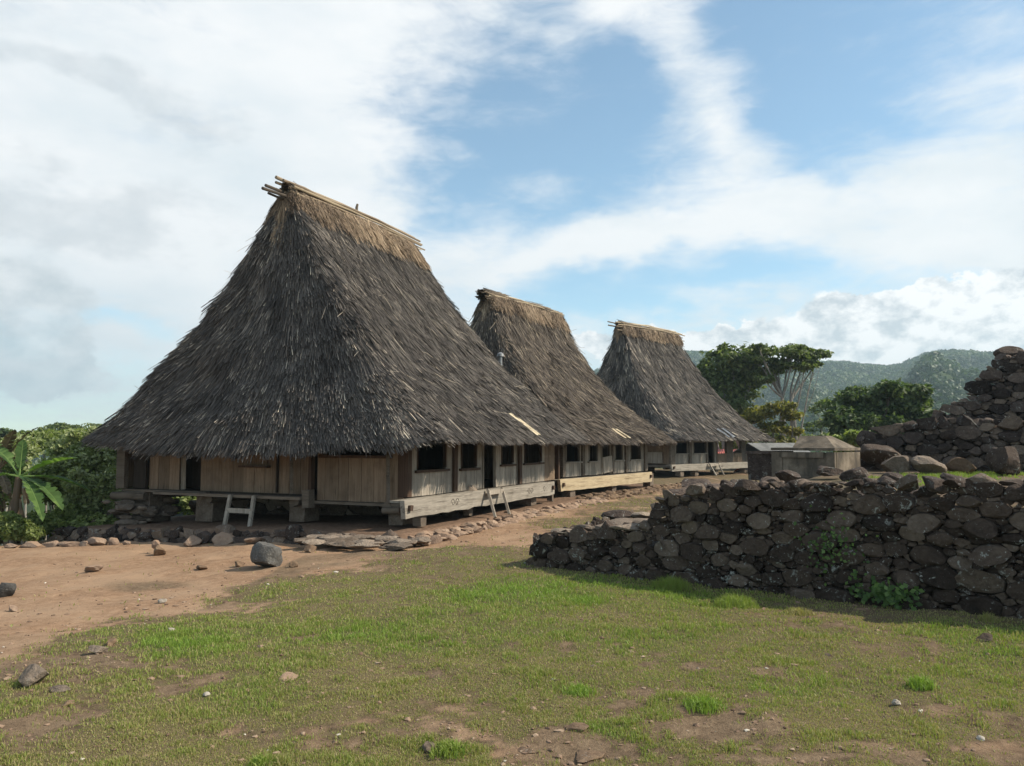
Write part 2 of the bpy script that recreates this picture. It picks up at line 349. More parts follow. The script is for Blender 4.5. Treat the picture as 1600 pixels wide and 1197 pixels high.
EDGE = [gnd(*q)[:2] for q in [(-260, 1120), (0, 1045), (110, 1010), (200, 960), (330, 925), (400, 893), (560, 878), (650, 858), (760, 830), (860, 795), (960, 770)]]
EDGE.sort(key=lambda e: e[1]); EX = np.array([e[0] for e in EDGE]); EY = np.array([e[1] for e in EDGE])
def masks(x, y):
    """grass cover 0..1 and lushness 0..1 at a ground position"""
    p = np.stack([x, y], -1)
    nz = fbm(p * 1.1, 4, 11); nf = fbm(p * 4.5, 4, 23); nff = fbm(p * 13, 3, 31)
    xe = np.interp(y, EY, EX)                      # grass begins to the right of this line
    sd = (x - xe) * .9 + nz * .8 + nf * .7 + nff * .45
    g_ = sst(sd, -.55, .85)
    path = np.where(y > 12.3, .62, 1.0); g_ = g_ * path
    wx = x + .35 * fbm(p * 1.3, 3, 61); wy = y + .35 * fbm(p * 1.3, 3, 62); b = 0
    for q, k in bare: b = np.maximum(b, ell(wx, wy, q) * k)
    l = 0
    for q, k in lush: l = np.maximum(l, ell(wx, wy, q) * k)
    g_ = np.clip(g_ + .18 * nf + .12 * nff - 1.0 * sst(b + nf * .8 + nff * .7 + nz * .35, .08, 1.25) + .2 * l, 0, 1)
    worn = sst(fbm(p * .75 + 31, 4, 83) + .45 * nf, .02, .55); g_ = np.clip(g_ * (1 - .62 * worn * (1 - np.clip(l, 0, 1))), 0, 1)
    l = np.clip(l * .72 + nz * .35 + nf * .2 + .08, 0, 1) * g_
    hy = (x - HO[0]) * hv[0] + (y - HO[1]) * hv[1]; out = np.maximum(sst(np.minimum(hy - 7.9, y - 15.0), 0, 1.5), sst(np.hypot(x, y), 40, 60))
    return np.maximum(g_, out), np.maximum(l, out * .8)
def axis(dense0, dense1, step, far):
    a = list(np.arange(dense0, dense1, step)); s = step; v = a[-1]
    while v < far: s *= 1.16; v += s; a.append(v)
    s = step; v = a[0]; lo = []
    while v > -far: s *= 1.16; v -= s; lo.append(v)
    return np.array(lo[::-1] + a)
gx = axis(-11, 8.5, .07, 9000); gy = axis(2.2, 19, .07, 9000)
X, Y = np.meshgrid(gx, gy); Z = ground_z(X, Y); gm, lm = masks(X, Y)
nx, ny = len(gx), len(gy); idx = np.arange(nx * ny).reshape(ny, nx)
def ground_fn(gg, p):
    co = ocoord(gg); a = tint(gg, 'grass'); l = tint(gg, 'lush')
    n1 = gg.noise(co, 9, 6, .65); n2 = gg.noise(co, 45, 6, .7); n3 = gg.noise(co, .8, 5, .6); n4 = gg.noise(co, 160, 3, .6)
    soil = gg.ramp(gg.m('ADD', gg.m('MULTIPLY', n1, .6), gg.m('MULTIPLY', n2, .4)), [(.3, (.165, .095, .056)), (.5, (.285, .178, .108)), (.7, (.40, .27, .175))])
    soil = gg.mix(gg.mapr(n3, .42, .62, 0, .7), soil, (.37, .25, .16, 1)); soil = gg.mix(gg.mapr(n2, .60, .72, 0, .5), soil, (.42, .33, .24, 1))
    dark = gg.mix(gg.mapr(n1, .35, .6), (.06, .040, .025, 1), (.16, .11, .068, 1))  # dark litter tone under grass, standing in for tiny shadows between blades
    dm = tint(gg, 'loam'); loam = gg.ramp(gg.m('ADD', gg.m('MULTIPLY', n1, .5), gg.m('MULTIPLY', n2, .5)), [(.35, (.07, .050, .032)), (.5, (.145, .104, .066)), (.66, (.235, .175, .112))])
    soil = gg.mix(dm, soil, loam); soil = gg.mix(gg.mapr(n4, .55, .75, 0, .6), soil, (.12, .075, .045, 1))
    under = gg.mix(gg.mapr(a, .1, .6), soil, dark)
    gr = gg.mix(gg.mapr(n2, .3, .7), (.045, .055, .018, 1), (.15, .155, .052, 1))
    dry = gg.mix(gg.mapr(n4, .35, .65), (.070, .054, .028, 1), (.21, .165, .088, 1))
    gr = gg.mix(gg.mapr(gg.m('ADD', l, gg.m('SUBTRACT', n1, .5)), .0, .45), dry, gr)
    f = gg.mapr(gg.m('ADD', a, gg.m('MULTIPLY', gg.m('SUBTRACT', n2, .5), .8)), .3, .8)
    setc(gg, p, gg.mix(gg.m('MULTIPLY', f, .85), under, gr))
    bump(gg, p, gg.m('ADD', gg.m('ADD', n1, n2), gg.m('MULTIPLY', n4, .4)), .8, .02)
M['ground'] = mat('ground', ground_fn, .95, .15)
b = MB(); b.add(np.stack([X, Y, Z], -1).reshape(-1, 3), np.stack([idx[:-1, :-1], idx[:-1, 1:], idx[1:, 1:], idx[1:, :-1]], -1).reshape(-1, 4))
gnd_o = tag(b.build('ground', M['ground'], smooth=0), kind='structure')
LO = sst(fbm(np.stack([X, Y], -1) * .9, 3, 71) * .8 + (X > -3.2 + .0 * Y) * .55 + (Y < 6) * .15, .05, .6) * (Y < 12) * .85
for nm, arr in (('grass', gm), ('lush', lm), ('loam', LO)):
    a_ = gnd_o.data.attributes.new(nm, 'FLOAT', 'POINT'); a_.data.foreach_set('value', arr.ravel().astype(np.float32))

# wooded hills, their skyline height by bearing
SKY_PX = np.array([-900, -300, 0, 110, 200, 500, 880, 930, 1000, 1060, 1110, 1200, 1300, 1385, 1410, 1450, 1490, 1530, 1600, 1800, 2400])
SKY_H = np.array([4, 6, 6, 10, 5, 22, 93, 117, 133, 147, 143, 121, 125, 115, 117, 130, 133, 129, 122, 123, 75.])
az_k = np.arctan((SKY_PX - 800) / F)
def hills_z(a, r):
    ang = np.interp(a, az_k, SKY_H) / F
    ridge = 950 + 140 * fbm(np.stack([a * 5, a * 0], -1), 3, 77)
    t = r / ridge; H = ang * ridge + 1.6
    p = np.stack([a * r / 180, r / 180], -1)
    z = np.where(t < 1, H * t * sst(t, .08, .97), H * (1 - .7 * sst(t, 1, 1.6)))
    spur = fbm(np.stack([a * 14, r / 420], -1), 4, 91)
    z = z + H * 1.0 * t * spur * sst(t, .12, .4) * (1 - sst(t, .45, .80))
    return z - 9 + 2.5 * fbm(p * 3, 3, 55)
aa = np.linspace(radians(-55), radians(55), 420); rr = 130 * 1.018 ** np.arange(140)
AA, RR = np.meshgrid(aa, rr); HZ = hills_z(AA, RR); idx = np.arange(AA.size).reshape(AA.shape)
b = MB(); b.add(np.stack([RR * np.sin(AA), RR * np.cos(AA), HZ], -1).reshape(-1, 3), np.stack([idx[:-1, :-1], idx[:-1, 1:], idx[1:, 1:], idx[1:, :-1]], -1).reshape(-1, 4))
def hill_fn(gg, p):
    co = ocoord(gg); n = gg.noise(co, .03, 7, .7); n2 = gg.noise(co, .006, 4)
    c = gg.ramp(n, [(.35, (.018, .030, .012)), (.55, (.045, .065, .025)), (.75, (.09, .10, .045))])
    setc(gg, p, gg.mix(gg.mapr(n2, .5, .7, 0, .4), c, (.10, .11, .055, 1))); bump(gg, p, n, 1, 6)
M['hill'] = mat('hill', hill_fn, 1, .05)
tag(b.build('hills', M['hill'], smooth=0), kind='structure')

# ------------------------------------------------------------------ rocks and dry stone
def ico(sub):
    import bmesh
    bm = bmesh.new(); bmesh.ops.create_icosphere(bm, subdivisions=sub, radius=1.0)
    v = np.array([x.co[:] for x in bm.verts]); f = np.array([[q.index for q in fc.verts] for fc in bm.faces]); bm.free(); return v, f
ICO = {k: ico(k) for k in (1, 2, 3, 4)}
def rock_v(size, seed, cuts=11, sub=3, rough=.05, tilt=.35):
    r = np.random.default_rng(seed); v, f = ICO[sub]; v = v.copy()
    for _ in range(cuts):
        n = r.normal(size=3); n /= np.linalg.norm(n); d = r.uniform(.50, .86)
        k = np.maximum(0, v @ n - d); v -= k[:, None] * n
    v *= 1 + rough * fbm(v * 2.2 + seed * 3.1, 3, seed % 97)[:, None] + rough * .6 * fbm(v * 7 + seed, 2, 5)[:, None]
    m = np.abs(v).max(0); v = v / m * np.array(size) / 2
    a, b_, c = r.uniform(-tilt, tilt, 2).tolist() + [r.uniform(0, 6.28)]
    Rm = np.array(Matrix.Rotation(c, 3, 'Z') @ Matrix.Rotation(a, 3, 'X') @ Matrix.Rotation(b_, 3, 'Y'))
    if size[0] > size[1] * 1.3: Rm = np.array(Matrix.Rotation((c - 3.14) * .12, 3, 'Z') @ Matrix.Rotation(a * .6, 3, 'X'))
    return v @ Rm.T, f
def stone_face(mb, O, U, W, N, outline, top, rmin, rmax, seed, aspect=1.65, count=2500, bulge=.55, sub=2):
    """tightly packed field stones over a wall face. O origin, U along, W up, N outward; outline (s0,s1), top(s) height"""
    r = np.random.default_rng(seed); s0, s1 = outline; pts = []; rad = []
    hmax = max(top(s) for s in np.linspace(s0, s1, 50))
    P = np.zeros((0, 2)); R_ = np.zeros(0)
    for k in range(count):
        R0 = rmax * (rmin / rmax) ** (min(1, k / (count * .55)) ** .42)
        q = np.array([r.uniform(s0, s1) / aspect, r.uniform(-.04, hmax)])
        if q[1] > top(q[0] * aspect) - R0 * .4: continue
        if len(P) and np.any(np.hypot(*(P - q).T) < (R_ + R0) * .81): continue
        P = np.vstack([P, q]); R_ = np.append(R_, R0)
    for i in range(len(P)):
        q, R0 = P[i], R_[i]; v0, f0 = ICO[3 if (R0 > .06 and sub == 2) else 2]
        v = v0 * R0 * 2.6; v = v.copy()
        rt = r.normal(size=3) * .2; d = P - q; dist = np.hypot(d[:, 0], d[:, 1]); nb = np.where((dist > 0) & (dist < (R0 + R_) * 1.9))[0]
        for _ in range(9):
            n = r.normal(size=3); n /= np.linalg.norm(n); k = np.maximum(0, v @ n - R0 * r.uniform(.85, 1.3)); v -= k[:, None] * n
        for j in nb:
            n2 = d[j] / dist[j]; h = (dist[j] ** 2 + R0 ** 2 - R_[j] ** 2) / (2 * dist[j]) * .98
            n = np.array([n2[0], n2[1], 0]); k = np.maximum(0, v @ n - h); v -= k[:, None] * n
        fr = np.array([r.normal() * .22, r.normal() * .22, 1.0]); fr /= np.linalg.norm(fr); k = np.maximum(0, v @ fr - R0 * r.uniform(.45, .95) * bulge * 1.6); v -= k[:, None] * fr
        v += R0 * .13 * fbm(v / R0 * 2.0 + i * 3.7, 3, i % 89)[:, None] * v0
        c = np.array([q[0] * aspect, q[1], R0 * r.uniform(-.35, .12)])
        v = v * np.array([aspect, 1, 1.0]) + c
        Wd = np.outer(v[:, 0], U) + np.outer(v[:, 1], W) + np.outer(v[:, 2], N) + O
        mb.add(Wd, f0, r.uniform(0, 1))
    return len(P)

WD = np.array([.8056, -.5926, 0]); WP = np.array([.5926, .8056, 0])     # along the front wall, and back from it
W0 = np.array([.30, 10.2, 0])
UP = np.array([0, 0, 1.0]); OUT = -WP
def wpt(s, p, z=0.0): return W0 + WD * s + WP * p + UP * z
def topz(s): return float(np.interp(s, [0, .5, 1.2, 1.55, 1.8, 2.2, 3.0, 3.8, 4.6, 5.3, 7, 9], [.40, .47, .55, .62, .93, 1.02, 1.10, 1.16, 1.16, 1.20, 1.22, 1.2]))
lean = np.array([0, 0, 1.0]) + WP * .06
fw = empty('dry_stone_wall', wpt(2.0, .1, 0), label='long dark dry stone retaining wall with lichen spots beside the grass', cat='stone wall')
fo = np.array(fw.location)
def rel(mb_, name, m, par, smooth=30): return mb_.build(name, m, par, smooth, loc=(0, 0, 0))
mb = MB(); nst = stone_face(mb, W0 - fo, WD, lean, OUT, (0.05, 9.0), topz, .015, .12, 5, count=16000)
# corner end of the low tier and the end of the high tier
stone_face(mb, wpt(0.02, 0) - fo, WP, UP, -WD, (0, 2.9), lambda s: .38 + .03 * s, .025, .08, 6, count=1200)
stone_face(mb, wpt(1.72, .0, .0) - fo, WP, UP + WD * .12, -WD, (0.1, 5.2), lambda s: .93, .03, .12, 8, count=2600)
rel(mb, 'stonework', M['stone_dark'], fw)
mb = MB()                                      # rubble core behind the facing
def slab(mb, pts, z0, z1):
    n = len(pts); v = [list(p[:2]) + [z0] for p in pts] + [list(p[:2]) + [z1] for p in pts]
    c = np.mean(pts, 0); v.append([c[0], c[1], z1])
    f = [[i, (i + 1) % n, n + (i + 1) % n, n + i] for i in range(n)] + [[n + i, n + (i + 1) % n, 2 * n, 2 * n] for i in range(n)]
    mb.add(v, f, .2)
slab(mb, [wpt(.14, .12), wpt(1.95, .12), wpt(1.95, 2.85), wpt(.14, 2.85)], -.2, .36)
slab(mb, [wpt(1.86, .12), wpt(2.5, .12), wpt(2.5, 5.2), wpt(1.86, 5.2)], -.2, .86)
slab(mb, [wpt(2.504, .12), wpt(9, .12), wpt(9, 5.2), wpt(2.504, 5.2)], -.2, .99)
mb.v = [x - fo for x in mb.v]
rel(mb, 'rubble_core', M['stone_dark'], fw, None)
R5 = np.random.default_rng(51)
def capstone(s, p, z, size, seed, m='stone_terrace', nm='capstone'):
    v, f = rock_v(size, seed, sub=3); a = atan2(WD[1], WD[0]) + R5.uniform(-.5, .5)
    c_, s_ = cos(a), sin(a); v = np.stack([v[:, 0] * c_ - v[:, 1] * s_, v[:, 0] * s_ + v[:, 1] * c_, v[:, 2]], 1)
    mb = MB(); mb.add(v + wpt(s, p, z) - fo, f, R5.uniform(.2, .95)); return mb.build(nm, M[m], fw, 32)
k = 0; s = .12
while s < 1.6:
    L = R5.uniform(.22, .5); capstone(s + L / 2, R5.uniform(.05, .3), topz(s + L / 2) + .0, (L * 1.15, .36, R5.uniform(.06, .11)), 900 + k, 'stone_plinth'); s += L * .8; k += 1
for sx, px_, zz, sz in [(.9, .8, .44, (.7, .5, .1)), (.5, 1.2, .44, (.6, .5, .09)), (1.3, 1.0, .5, (.6, .6, .14)), (.7, 1.9, .44, (.8, .6, .1)), (.35, 2.5, .46, (.6, .5, .12)), (1.4, 2.3, .5, (.7, .6, .16))]:
    capstone(sx, px_, zz, sz, 930 + k, 'stone_plinth'); k += 1
s = 1.7
while s < 9:
    L = R5.choice([.10, .15, .21, .28, .38], p=[.25, .25, .22, .18, .1]); h = L * R5.uniform(.35, .65)
    capstone(s + L / 2, R5.uniform(.02, .22), topz(s + L / 2) + h * .25, (L * 1.1, L * .9, h), 1000 + k, R5.choice(['stone_dark', 'stone_terrace', 'stone_terrace'])); s += L * .78; k += 1
# scattered stones over the top of the high tier (left edge and rows behind the rim)
p = .3
while p < 5.2:
    L = R5.uniform(.18, .42); capstone(1.86 + R5.uniform(-.05, .15), p + L / 2, .97, (L, L * .9, L * .5), 1200 + k); p += L * .75; k += 1

for q in range(110):
    L = R5.uniform(.1, .34); capstone(R5.uniform(2.0, 8.5), R5.uniform(.25, 1.15), 1.0 + R5.uniform(-.02, .08), (L, L * .9, L * R5.uniform(.4, .7)), 1400 + q, R5.choice(['stone_dark', 'stone_terrace']), 'rubble_stone') if q < 95 else None
# earth on top of the terrace
def terr_z(x, y):
    return 1.0 + .03 * fbm(np.stack([x, y], -1) * 1.4, 3, 9)
S_, P_ = np.meshgrid(np.linspace(2.0, 9.2, 90), np.linspace(.2, 9.5, 110)); Q = W0[None, None] + WD * S_[..., None] + WP * P_[..., None]
ZT = 1.0 + .02 * np.clip(P_ - 1, 0, 5) + .04 * fbm(Q[..., :2] * 1.7, 3, 9) - .25 * (1 - sst(S_, 2.0, 2.5))
idx = np.arange(S_.size).reshape(S_.shape)
b = MB(); b.add(np.stack([Q[..., 0], Q[..., 1], ZT], -1).reshape(-1, 3), np.stack([idx[:-1, :-1], idx[:-1, 1:], idx[1:, 1:], idx[1:, :-1]], -1).reshape(-1, 4))
def tground(gg, p):
    co = ocoord(gg); n = gg.noise(co, 2.2, 6, .65); n2 = gg.noise(co, 30, 6, .7)
    so = gg.mix(gg.mapr(n2, .3, .7), (.07, .05, .035, 1), (.2, .145, .1, 1)); gr = gg.mix(gg.mapr(n2, .3, .7), (.05, .045, .028, 1), (.16, .13, .085, 1))
    setc(gg, p, gg.mix(gg.mapr(n, .42, .56), so, gr)); bump(gg, p, n2, .7, .02)
M['tground'] = mat('terrace_ground', tground, .95, .1)
tag(b.build('terrace_ground', M['tground'], smooth=0), kind='structure')

# second terrace wall and the high stone pile behind it
def back_wall(nm, label, cat, s0, s1, p, zb, topf, seed, depth, rmin, rmax, sub=2, count=1800, batter=.12, m='stone_terrace'):
    e = empty(nm, wpt((s0 + s1) / 2, p, zb), label=label, cat=cat); o = np.array(e.location); mb = MB()
    O = wpt(0, p, zb) - o; tf = lambda s: topf(s) - zb
    stone_face(mb, O, WD, UP + WP * batter, OUT, (s0, s1), tf, rmin, rmax, seed, count=count, sub=sub, bulge=.75)
    stone_face(mb, wpt(s0, p, zb) - o, WP, UP + WD * batter, -WD, (0, depth), lambda s: max(.2, tf(s0 + .3)), rmin, rmax, seed + 1, count=500)
    mb.build('stonework', M[m], e, 32)
    mb = MB(); ss = np.linspace(s0 + .1, s1, 14)
    for a, c in zip(ss[:-1], ss[1:]):
        h = min(topf(a), topf(c)) - .12
        lo = zb - .2; v = [wpt(a, p + .12, lo), wpt(c, p + .12, lo), wpt(c, p + depth, lo), wpt(a, p + depth, lo)]
        d = batter * (h - zb); v += [wpt(a, p + .12 + d, h), wpt(c, p + .12 + d, h), wpt(c, p + depth, h), wpt(a, p + depth, h)]
        mb.add(np.array(v) - o, [[0, 1, 5, 4], [1, 2, 6, 5], [2, 3, 7, 6], [3, 0, 4, 7], [4, 5, 6, 7]], .2)
    mb.build('rubble_core', M[m], e)
    r = np.random.default_rng(seed + 9); s = s0; k = 0
    while s < s1:
        L = r.uniform(.15, .36); sm = s + L / 2
        for rowp in (0.1, .55, 1.1):
            if rowp > depth: continue
            v, f = rock_v((L * r.uniform(.8, 1.1), L * .8, L * r.uniform(.35, .6)), seed * 31 + k, sub=3); mb = MB()
            z = topf(sm) - .06 + L * .05 * (rowp < .3)
            mb.add(v + wpt(sm + r.uniform(-.1, .1), p + rowp + batter * (z - zb), z) - o, f, r.uniform(.1, .9)); mb.build('capstone', M[m], e, 32); k += 1
        s += L * .8
    return e
def sp(px, py, Y):      # wall coordinates (s, p) of a point on a sight line
    q = at(px, py, Y) - W0; return float(q @ WD), float(q @ WP), float(q[2])
s2, p2, _ = sp(1385, 735, 14.0)
t2 = lambda s: float(np.interp(s - s2, [-.6, -.2, .15, .6, 1.4, 2.4, 5], [1.3, 1.68, 1.90, 1.95, 1.97, 1.95, 2.0]))
back_wall('terrace_wall', 'second dark stone terrace wall in the middle of the stepped stone mound', 'stone wall', s2 - .45, s2 + 4.2, p2, 1.05, t2, 61, 1.6, .03, .125, count=5000)
s3, p3, _ = sp(1500, 650, 15.6)
def t3(s):
    d = s - s3
    return float(np.interp(d, [-.6, -.35, -.1, .12, .4, .75, 1.0, 1.5, 3], [1.95, 2.05, 2.25, 2.55, 2.95, 3.3, 3.3, 3.35, 3.5]))
back_wall('stone_cairn', 'tall dark top pile of the stepped stone mound under a flat block', 'stone pile', s3 - .55, s3 + 3.0, p3, 1.8, t3, 71, 2.0, .035, .135, batter=.16, count=5200)

# ------------------------------------------------------------------ loose rocks, each a thing
def rock(px, py, wpx, hpx, label, m='stone_tan', name='rock', Y=None, z=None, seed=None, group=None, squash=.85, cuts=11, cat='rock', sink=.18, hz=1.0, tilt=.3):
    if Y is None:
        c = gnd(px, py, 0)
        for _ in range(6): c = gnd(px, py, float(ground_z(c[0], c[1])))
    else: c = at(px, py, Y)
    Yd = c[1]; wd = wpx * Yd / F; ht = hpx * Yd / F
    seed = seed or int(px * 7 + py * 13)
    ht *= hz; v, f = rock_v((wd, wd * squash, ht * (1 + sink)), seed, cuts=cuts, sub=4 if wpx > 40 else 3, rough=.09, tilt=tilt)
    v = v - [0, 0, v[:, 2].min()]
    mb = MB(); mb.add(v, f, np.random.default_rng(seed).uniform(.35, .7))
    c = c + np.array([0, wd * squash * .4, -ht * sink])
    o = mb.build(name, M[m], None, 30); o.location = c
    return tag(o, label, cat, group or ('boulders on the stone terrace' if Y and Y < 15 and px > 1000 else 'loose rocks on the ground'))
rock(415, 889, 60, 43, 'large dark grey boulder standing alone on the bare soil', 'stone_grey', 'boulder', seed=4, cuts=9, cat='boulder', sink=.08)
rock(243, 869, 27, 17, 'upright reddish broken stone on the soil with a small cap stone', 'stone_brown', seed=9)
rock(241, 856, 14, 12, 'small pale stone balanced on the upright reddish stone', 'stone_tan', Y=13.3)
rock(298, 853, 36, 17, 'pale tan wedge stone at the foot of the house plinth', 'stone_tan')
rock(347, 852, 50, 23, 'big tan angular stone leaning on the plinth left of the boulder', 'stone_tan', seed=17)
rock(391, 851, 32, 10, 'low flat tan stone just behind the grey boulder', 'stone_tan')
rock(482, 864, 25, 10, 'small dark reddish flat stone right of the grey boulder on soil', 'stone_brown')
rock(457, 888, 16, 12, 'small reddish stone touching the right side of the grey boulder', 'stone_brown')
rock(372, 886, 19, 9, 'small dark stone at the left foot of the grey boulder', 'stone_brown')
rock(311, 892, 22, 7, 'thin sharp stone flakes on soil left of the boulder', 'stone_brown')
rock(139, 895, 30, 9, 'pale brown flat stone in the middle of the bare soil', 'stone_tan')
rock(3, 934, 26, 28, 'dark cracked block cut by the left edge of the view', 'stone_grey', cuts=8)
rock(15, 956, 18, 8, 'smooth rounded tan stone on soil near the left edge', 'stone_tan')
rock(42, 1074, 48, 32, 'grey angular rock where the soil meets grass at lower left', 'stone_plinth', seed=23)
rock(88, 1083, 30, 13, 'flat pale grey stone beside the angular rock at lower left', 'stone_plinth', hz=.6, tilt=.05)
rock(252, 943, 17, 8, 'pale round stone on the pebbly strip between soil and grass', 'stone_pale')
rock(265, 988, 16, 5, 'flat whitish stone in the green grass at left', 'stone_pale')
rock(905, 1144, 34, 20, 'rounded brown stone half buried at the lower middle', 'stone_brown', hz=.35, tilt=.06, cuts=18, squash=1.0)
rock(830, 1178, 58, 24, 'wide grey stone nearly flush with the soil at bottom centre', 'stone_brown', hz=.16, squash=1.2, tilt=.03, cuts=18)
rock(925, 1194, 56, 26, 'wide tan stone nearly flush with the soil at the bottom edge', 'stone_brown', hz=.16, squash=1.2, tilt=.03, cuts=18)
rock(670, 1176, 24, 14, 'small brown stone beside a grass clump at bottom', 'stone_plinth', sink=.4)
rock(320, 1090, 13, 8, 'small pale pebble stone in the grass left of the sandy patch', 'stone_pale')
rock(1403, 1103, 15, 8, 'small whitish stone lying in the grass at lower right', 'stone_pale')
rock(1535, 1158, 12, 7, 'small whitish stone on brown soil near the bottom right corner', 'stone_pale')
rock(450, 1064, 34, 6, 'flat tan stone flush with the lawn left of centre', 'stone_tan', sink=.6)
rock(100, 1104, 22, 8, 'small reddish stone near the lower left soil patch', 'stone_brown')
rock(1545, 1003, 30, 8, 'flat dark stone in the grass below the right end of the wall', 'stone_dark', sink=.4)
rock(150, 1022, 30, 9, 'low mossy stone on the pebbly strip at left', 'stone_plinth', sink=.4)
rock(170, 1010, 20, 9, 'small brown stone on the pebbly strip at left beside the mossy one', 'stone_brown', sink=.3)
ordn = ['leftmost', 'second from left', 'third from left', 'fourth from left', 'fifth from left', 'sixth from left', 'seventh from left', 'eighth from left', 'ninth from left', 'tenth from left']
for i, (px, wp, hp) in enumerate([(14, 22, 7), (42, 38, 9), (76, 26, 10), (102, 40, 8), (128, 22, 9), (150, 40, 14), (176, 18, 13), (196, 14, 7)][:8]):
    rock(px, 857 - i * .8, wp, hp, f'{ordn[i]} of the tan edging stones along the bushes', 'stone_tan', 'edging_stone', seed=300 + i, group='edging stones between soil and bushes', squash=.6)
# boulders on the terrace
rock(1462, 738, 58, 26, 'brown rounded boulder on the terrace grass, right of the concrete grave', 'stone_plinth', 'boulder', Y=12.0, seed=401, cat='boulder')
rock(1512, 738, 48, 24, 'ochre rounded boulder beside the brown one on the terrace', 'stone_brown', 'boulder', Y=12.3, seed=402, cat='boulder')
rock(1408, 740, 52, 34, 'grey split boulder left of the brown rounded one on the terrace', 'stone_plinth', 'boulder', Y=12.2, seed=403, cat='boulder')
rock(1590, 738, 70, 46, 'dark boulder at the right edge below the second wall', 'stone_dark', 'boulder', Y=11.6, seed=404, cat='boulder')
rock(1385, 722, 78, 28, 'long dark boulder leaning on the foot of the second wall', 'stone_dark', 'boulder', Y=13.4, seed=405, cat='boulder')
rock(1363, 700, 40, 34, 'jagged dark rock just right of the grave behind the rubble', 'stone_terrace', 'boulder', Y=14.2, seed=406, cat='boulder')
rock(1340, 750, 44, 18, 'dark rubble rock in front of the grave corner', 'stone_terrace', 'boulder', Y=10.6, seed=407, cat='boulder')
rock(1400, 756, 36, 18, 'blocky dark rock on the wall top left of the grass patch', 'stone_terrace', 'boulder', Y=9.6, seed=408, cat='boulder')
rock(1235, 750, 44, 15, 'dark rounded rock on the wall top in front of the grave', 'stone_terrace', 'boulder', Y=9.6, seed=409, cat='boulder')
rock(1300, 742, 50, 14, 'low rock against the front of the grave', 'stone_terrace', 'boulder', Y=11.4, seed=410, cat='boulder')
rock(1498, 758, 46, 15, 'large pale topped rock on the rim of the front wall at right', 'stone_terrace', 'boulder', Y=8.2, seed=411, cat='boulder')
rock(1100, 766, 60, 12, 'long reddish dark rock on the corner of the front wall', 'stone_terrace', 'boulder', Y=9.8, seed=412, cat='boulder')
rock(972, 812, 62, 15, 'flat dark slab lying on the low stepped end of the dry stone wall', 'stone_terrace', 'boulder', Y=11.75, tilt=.03, squash=.7, seed=413, cat='boulder')
rock(1588, 560, 50, 22, 'flat square block crowning the tall stone pile', 'stone_dark', 'stone_block', Y=15.9, seed=414, cuts=2, cat='stone block', sink=.1, tilt=.03)
rock(1578, 614, 34, 26, 'orange brown stone set in the tall stone pile', 'stone_brown', 'rock', Y=15.55, seed=415, sink=0)
# ------------------------------------------------------------------ concrete grave
def house_axes(a): return np.array([cos(a), sin(a), 0.0]), np.array([-sin(a), cos(a), 0.0])
def grave():
    c = at(1305, 745, 12.2); ang = radians(-46); e = empty('concrete_grave', (c[0], c[1], 1.0), ang, label='weathered concrete box grave with a low hipped lid on the stone terrace', cat='grave')
    # local: X along the long front to the right, Y back; origin at front right corner of the box
    L = 1.06; D = .98; H = .49; t = .13
    mb = MB(); mb.box((-L / 2, D / 2, H / 2 - .05), (L - .06, D - .06, H - .06)); mb.build('core', M['concrete'], e)
    mb = MB()
    mb.box((-.065 - .0, .0 + .03, H / 2 - .052), (.13, .06, H - .004)); mb.box((-L + .09, .03, H / 2 - .052), (.18, .06, H - .004))
    mb.box((-L / 2 - .02, .028, H - .10), (L - .32, .056, .09)); mb.box((-L / 2 - .02, .028, -.01), (L - .32, .056, .1))
    mb.build('front_frame', M['concrete'], e)
    mb = MB(); mb.box((-.02, D / 2 + .035, H / 2 - .052), (.045, D - .075, H - .006)); mb.build('side_panel', M['concrete'], e)
    mb = MB(); x0, x1, y0, y1 = -L - .005, .008, -.006, D + .005; zb = H - .03; zt = H + .015; r = .2
    v = [[x0, y0, zb], [x1, y0, zb], [x1, y1, zb], [x0, y1, zb], [x0, y0, zt], [x1, y0, zt], [x1, y1, zt], [x0, y1, zt],
         [x0 + .34, y0 + .08, zt + .003], [x1 - .03, y0 + .08, zt + .003], [x1 - .03, y1 - .08, zt + .003], [x0 + .34, y1 - .08, zt + .003],
         [x1 - .76, .40, H + .21], [x1 - .32, .40, H + .21], [x1 - .32, .60, H + .21], [x1 - .76, .60, H + .21]]
    f = [[0, 1, 5, 4], [1, 2, 6, 5], [2, 3, 7, 6], [3, 0, 4, 7], [3, 2, 1, 0]]
    for a in (4, 8):
        for i in range(4): f.append([a + i, a + (i + 1) % 4, a + 4 + (i + 1) % 4, a + 4 + i])
    f.append([12, 13, 14, 15]); mb.add(v, f); mb.build('lid', M['concrete'], e)
    c2 = at(1194, 745, 13.4); mb = MB(); mb.box((0, 0, .17), (.55, .5, .46), t=.4, jit=.012); mb.box((0, 0, .42), (.6, .55, .05), t=.6, jit=.008)
    o = mb.build('grave_block', M['stone_terrace'], None); o.location = (c2[0] + .1, c2[1], 1.0); o.rotation_euler.z = ang
    tag(o, 'small stained concrete block behind the left end of the box grave', 'grave')
grave()

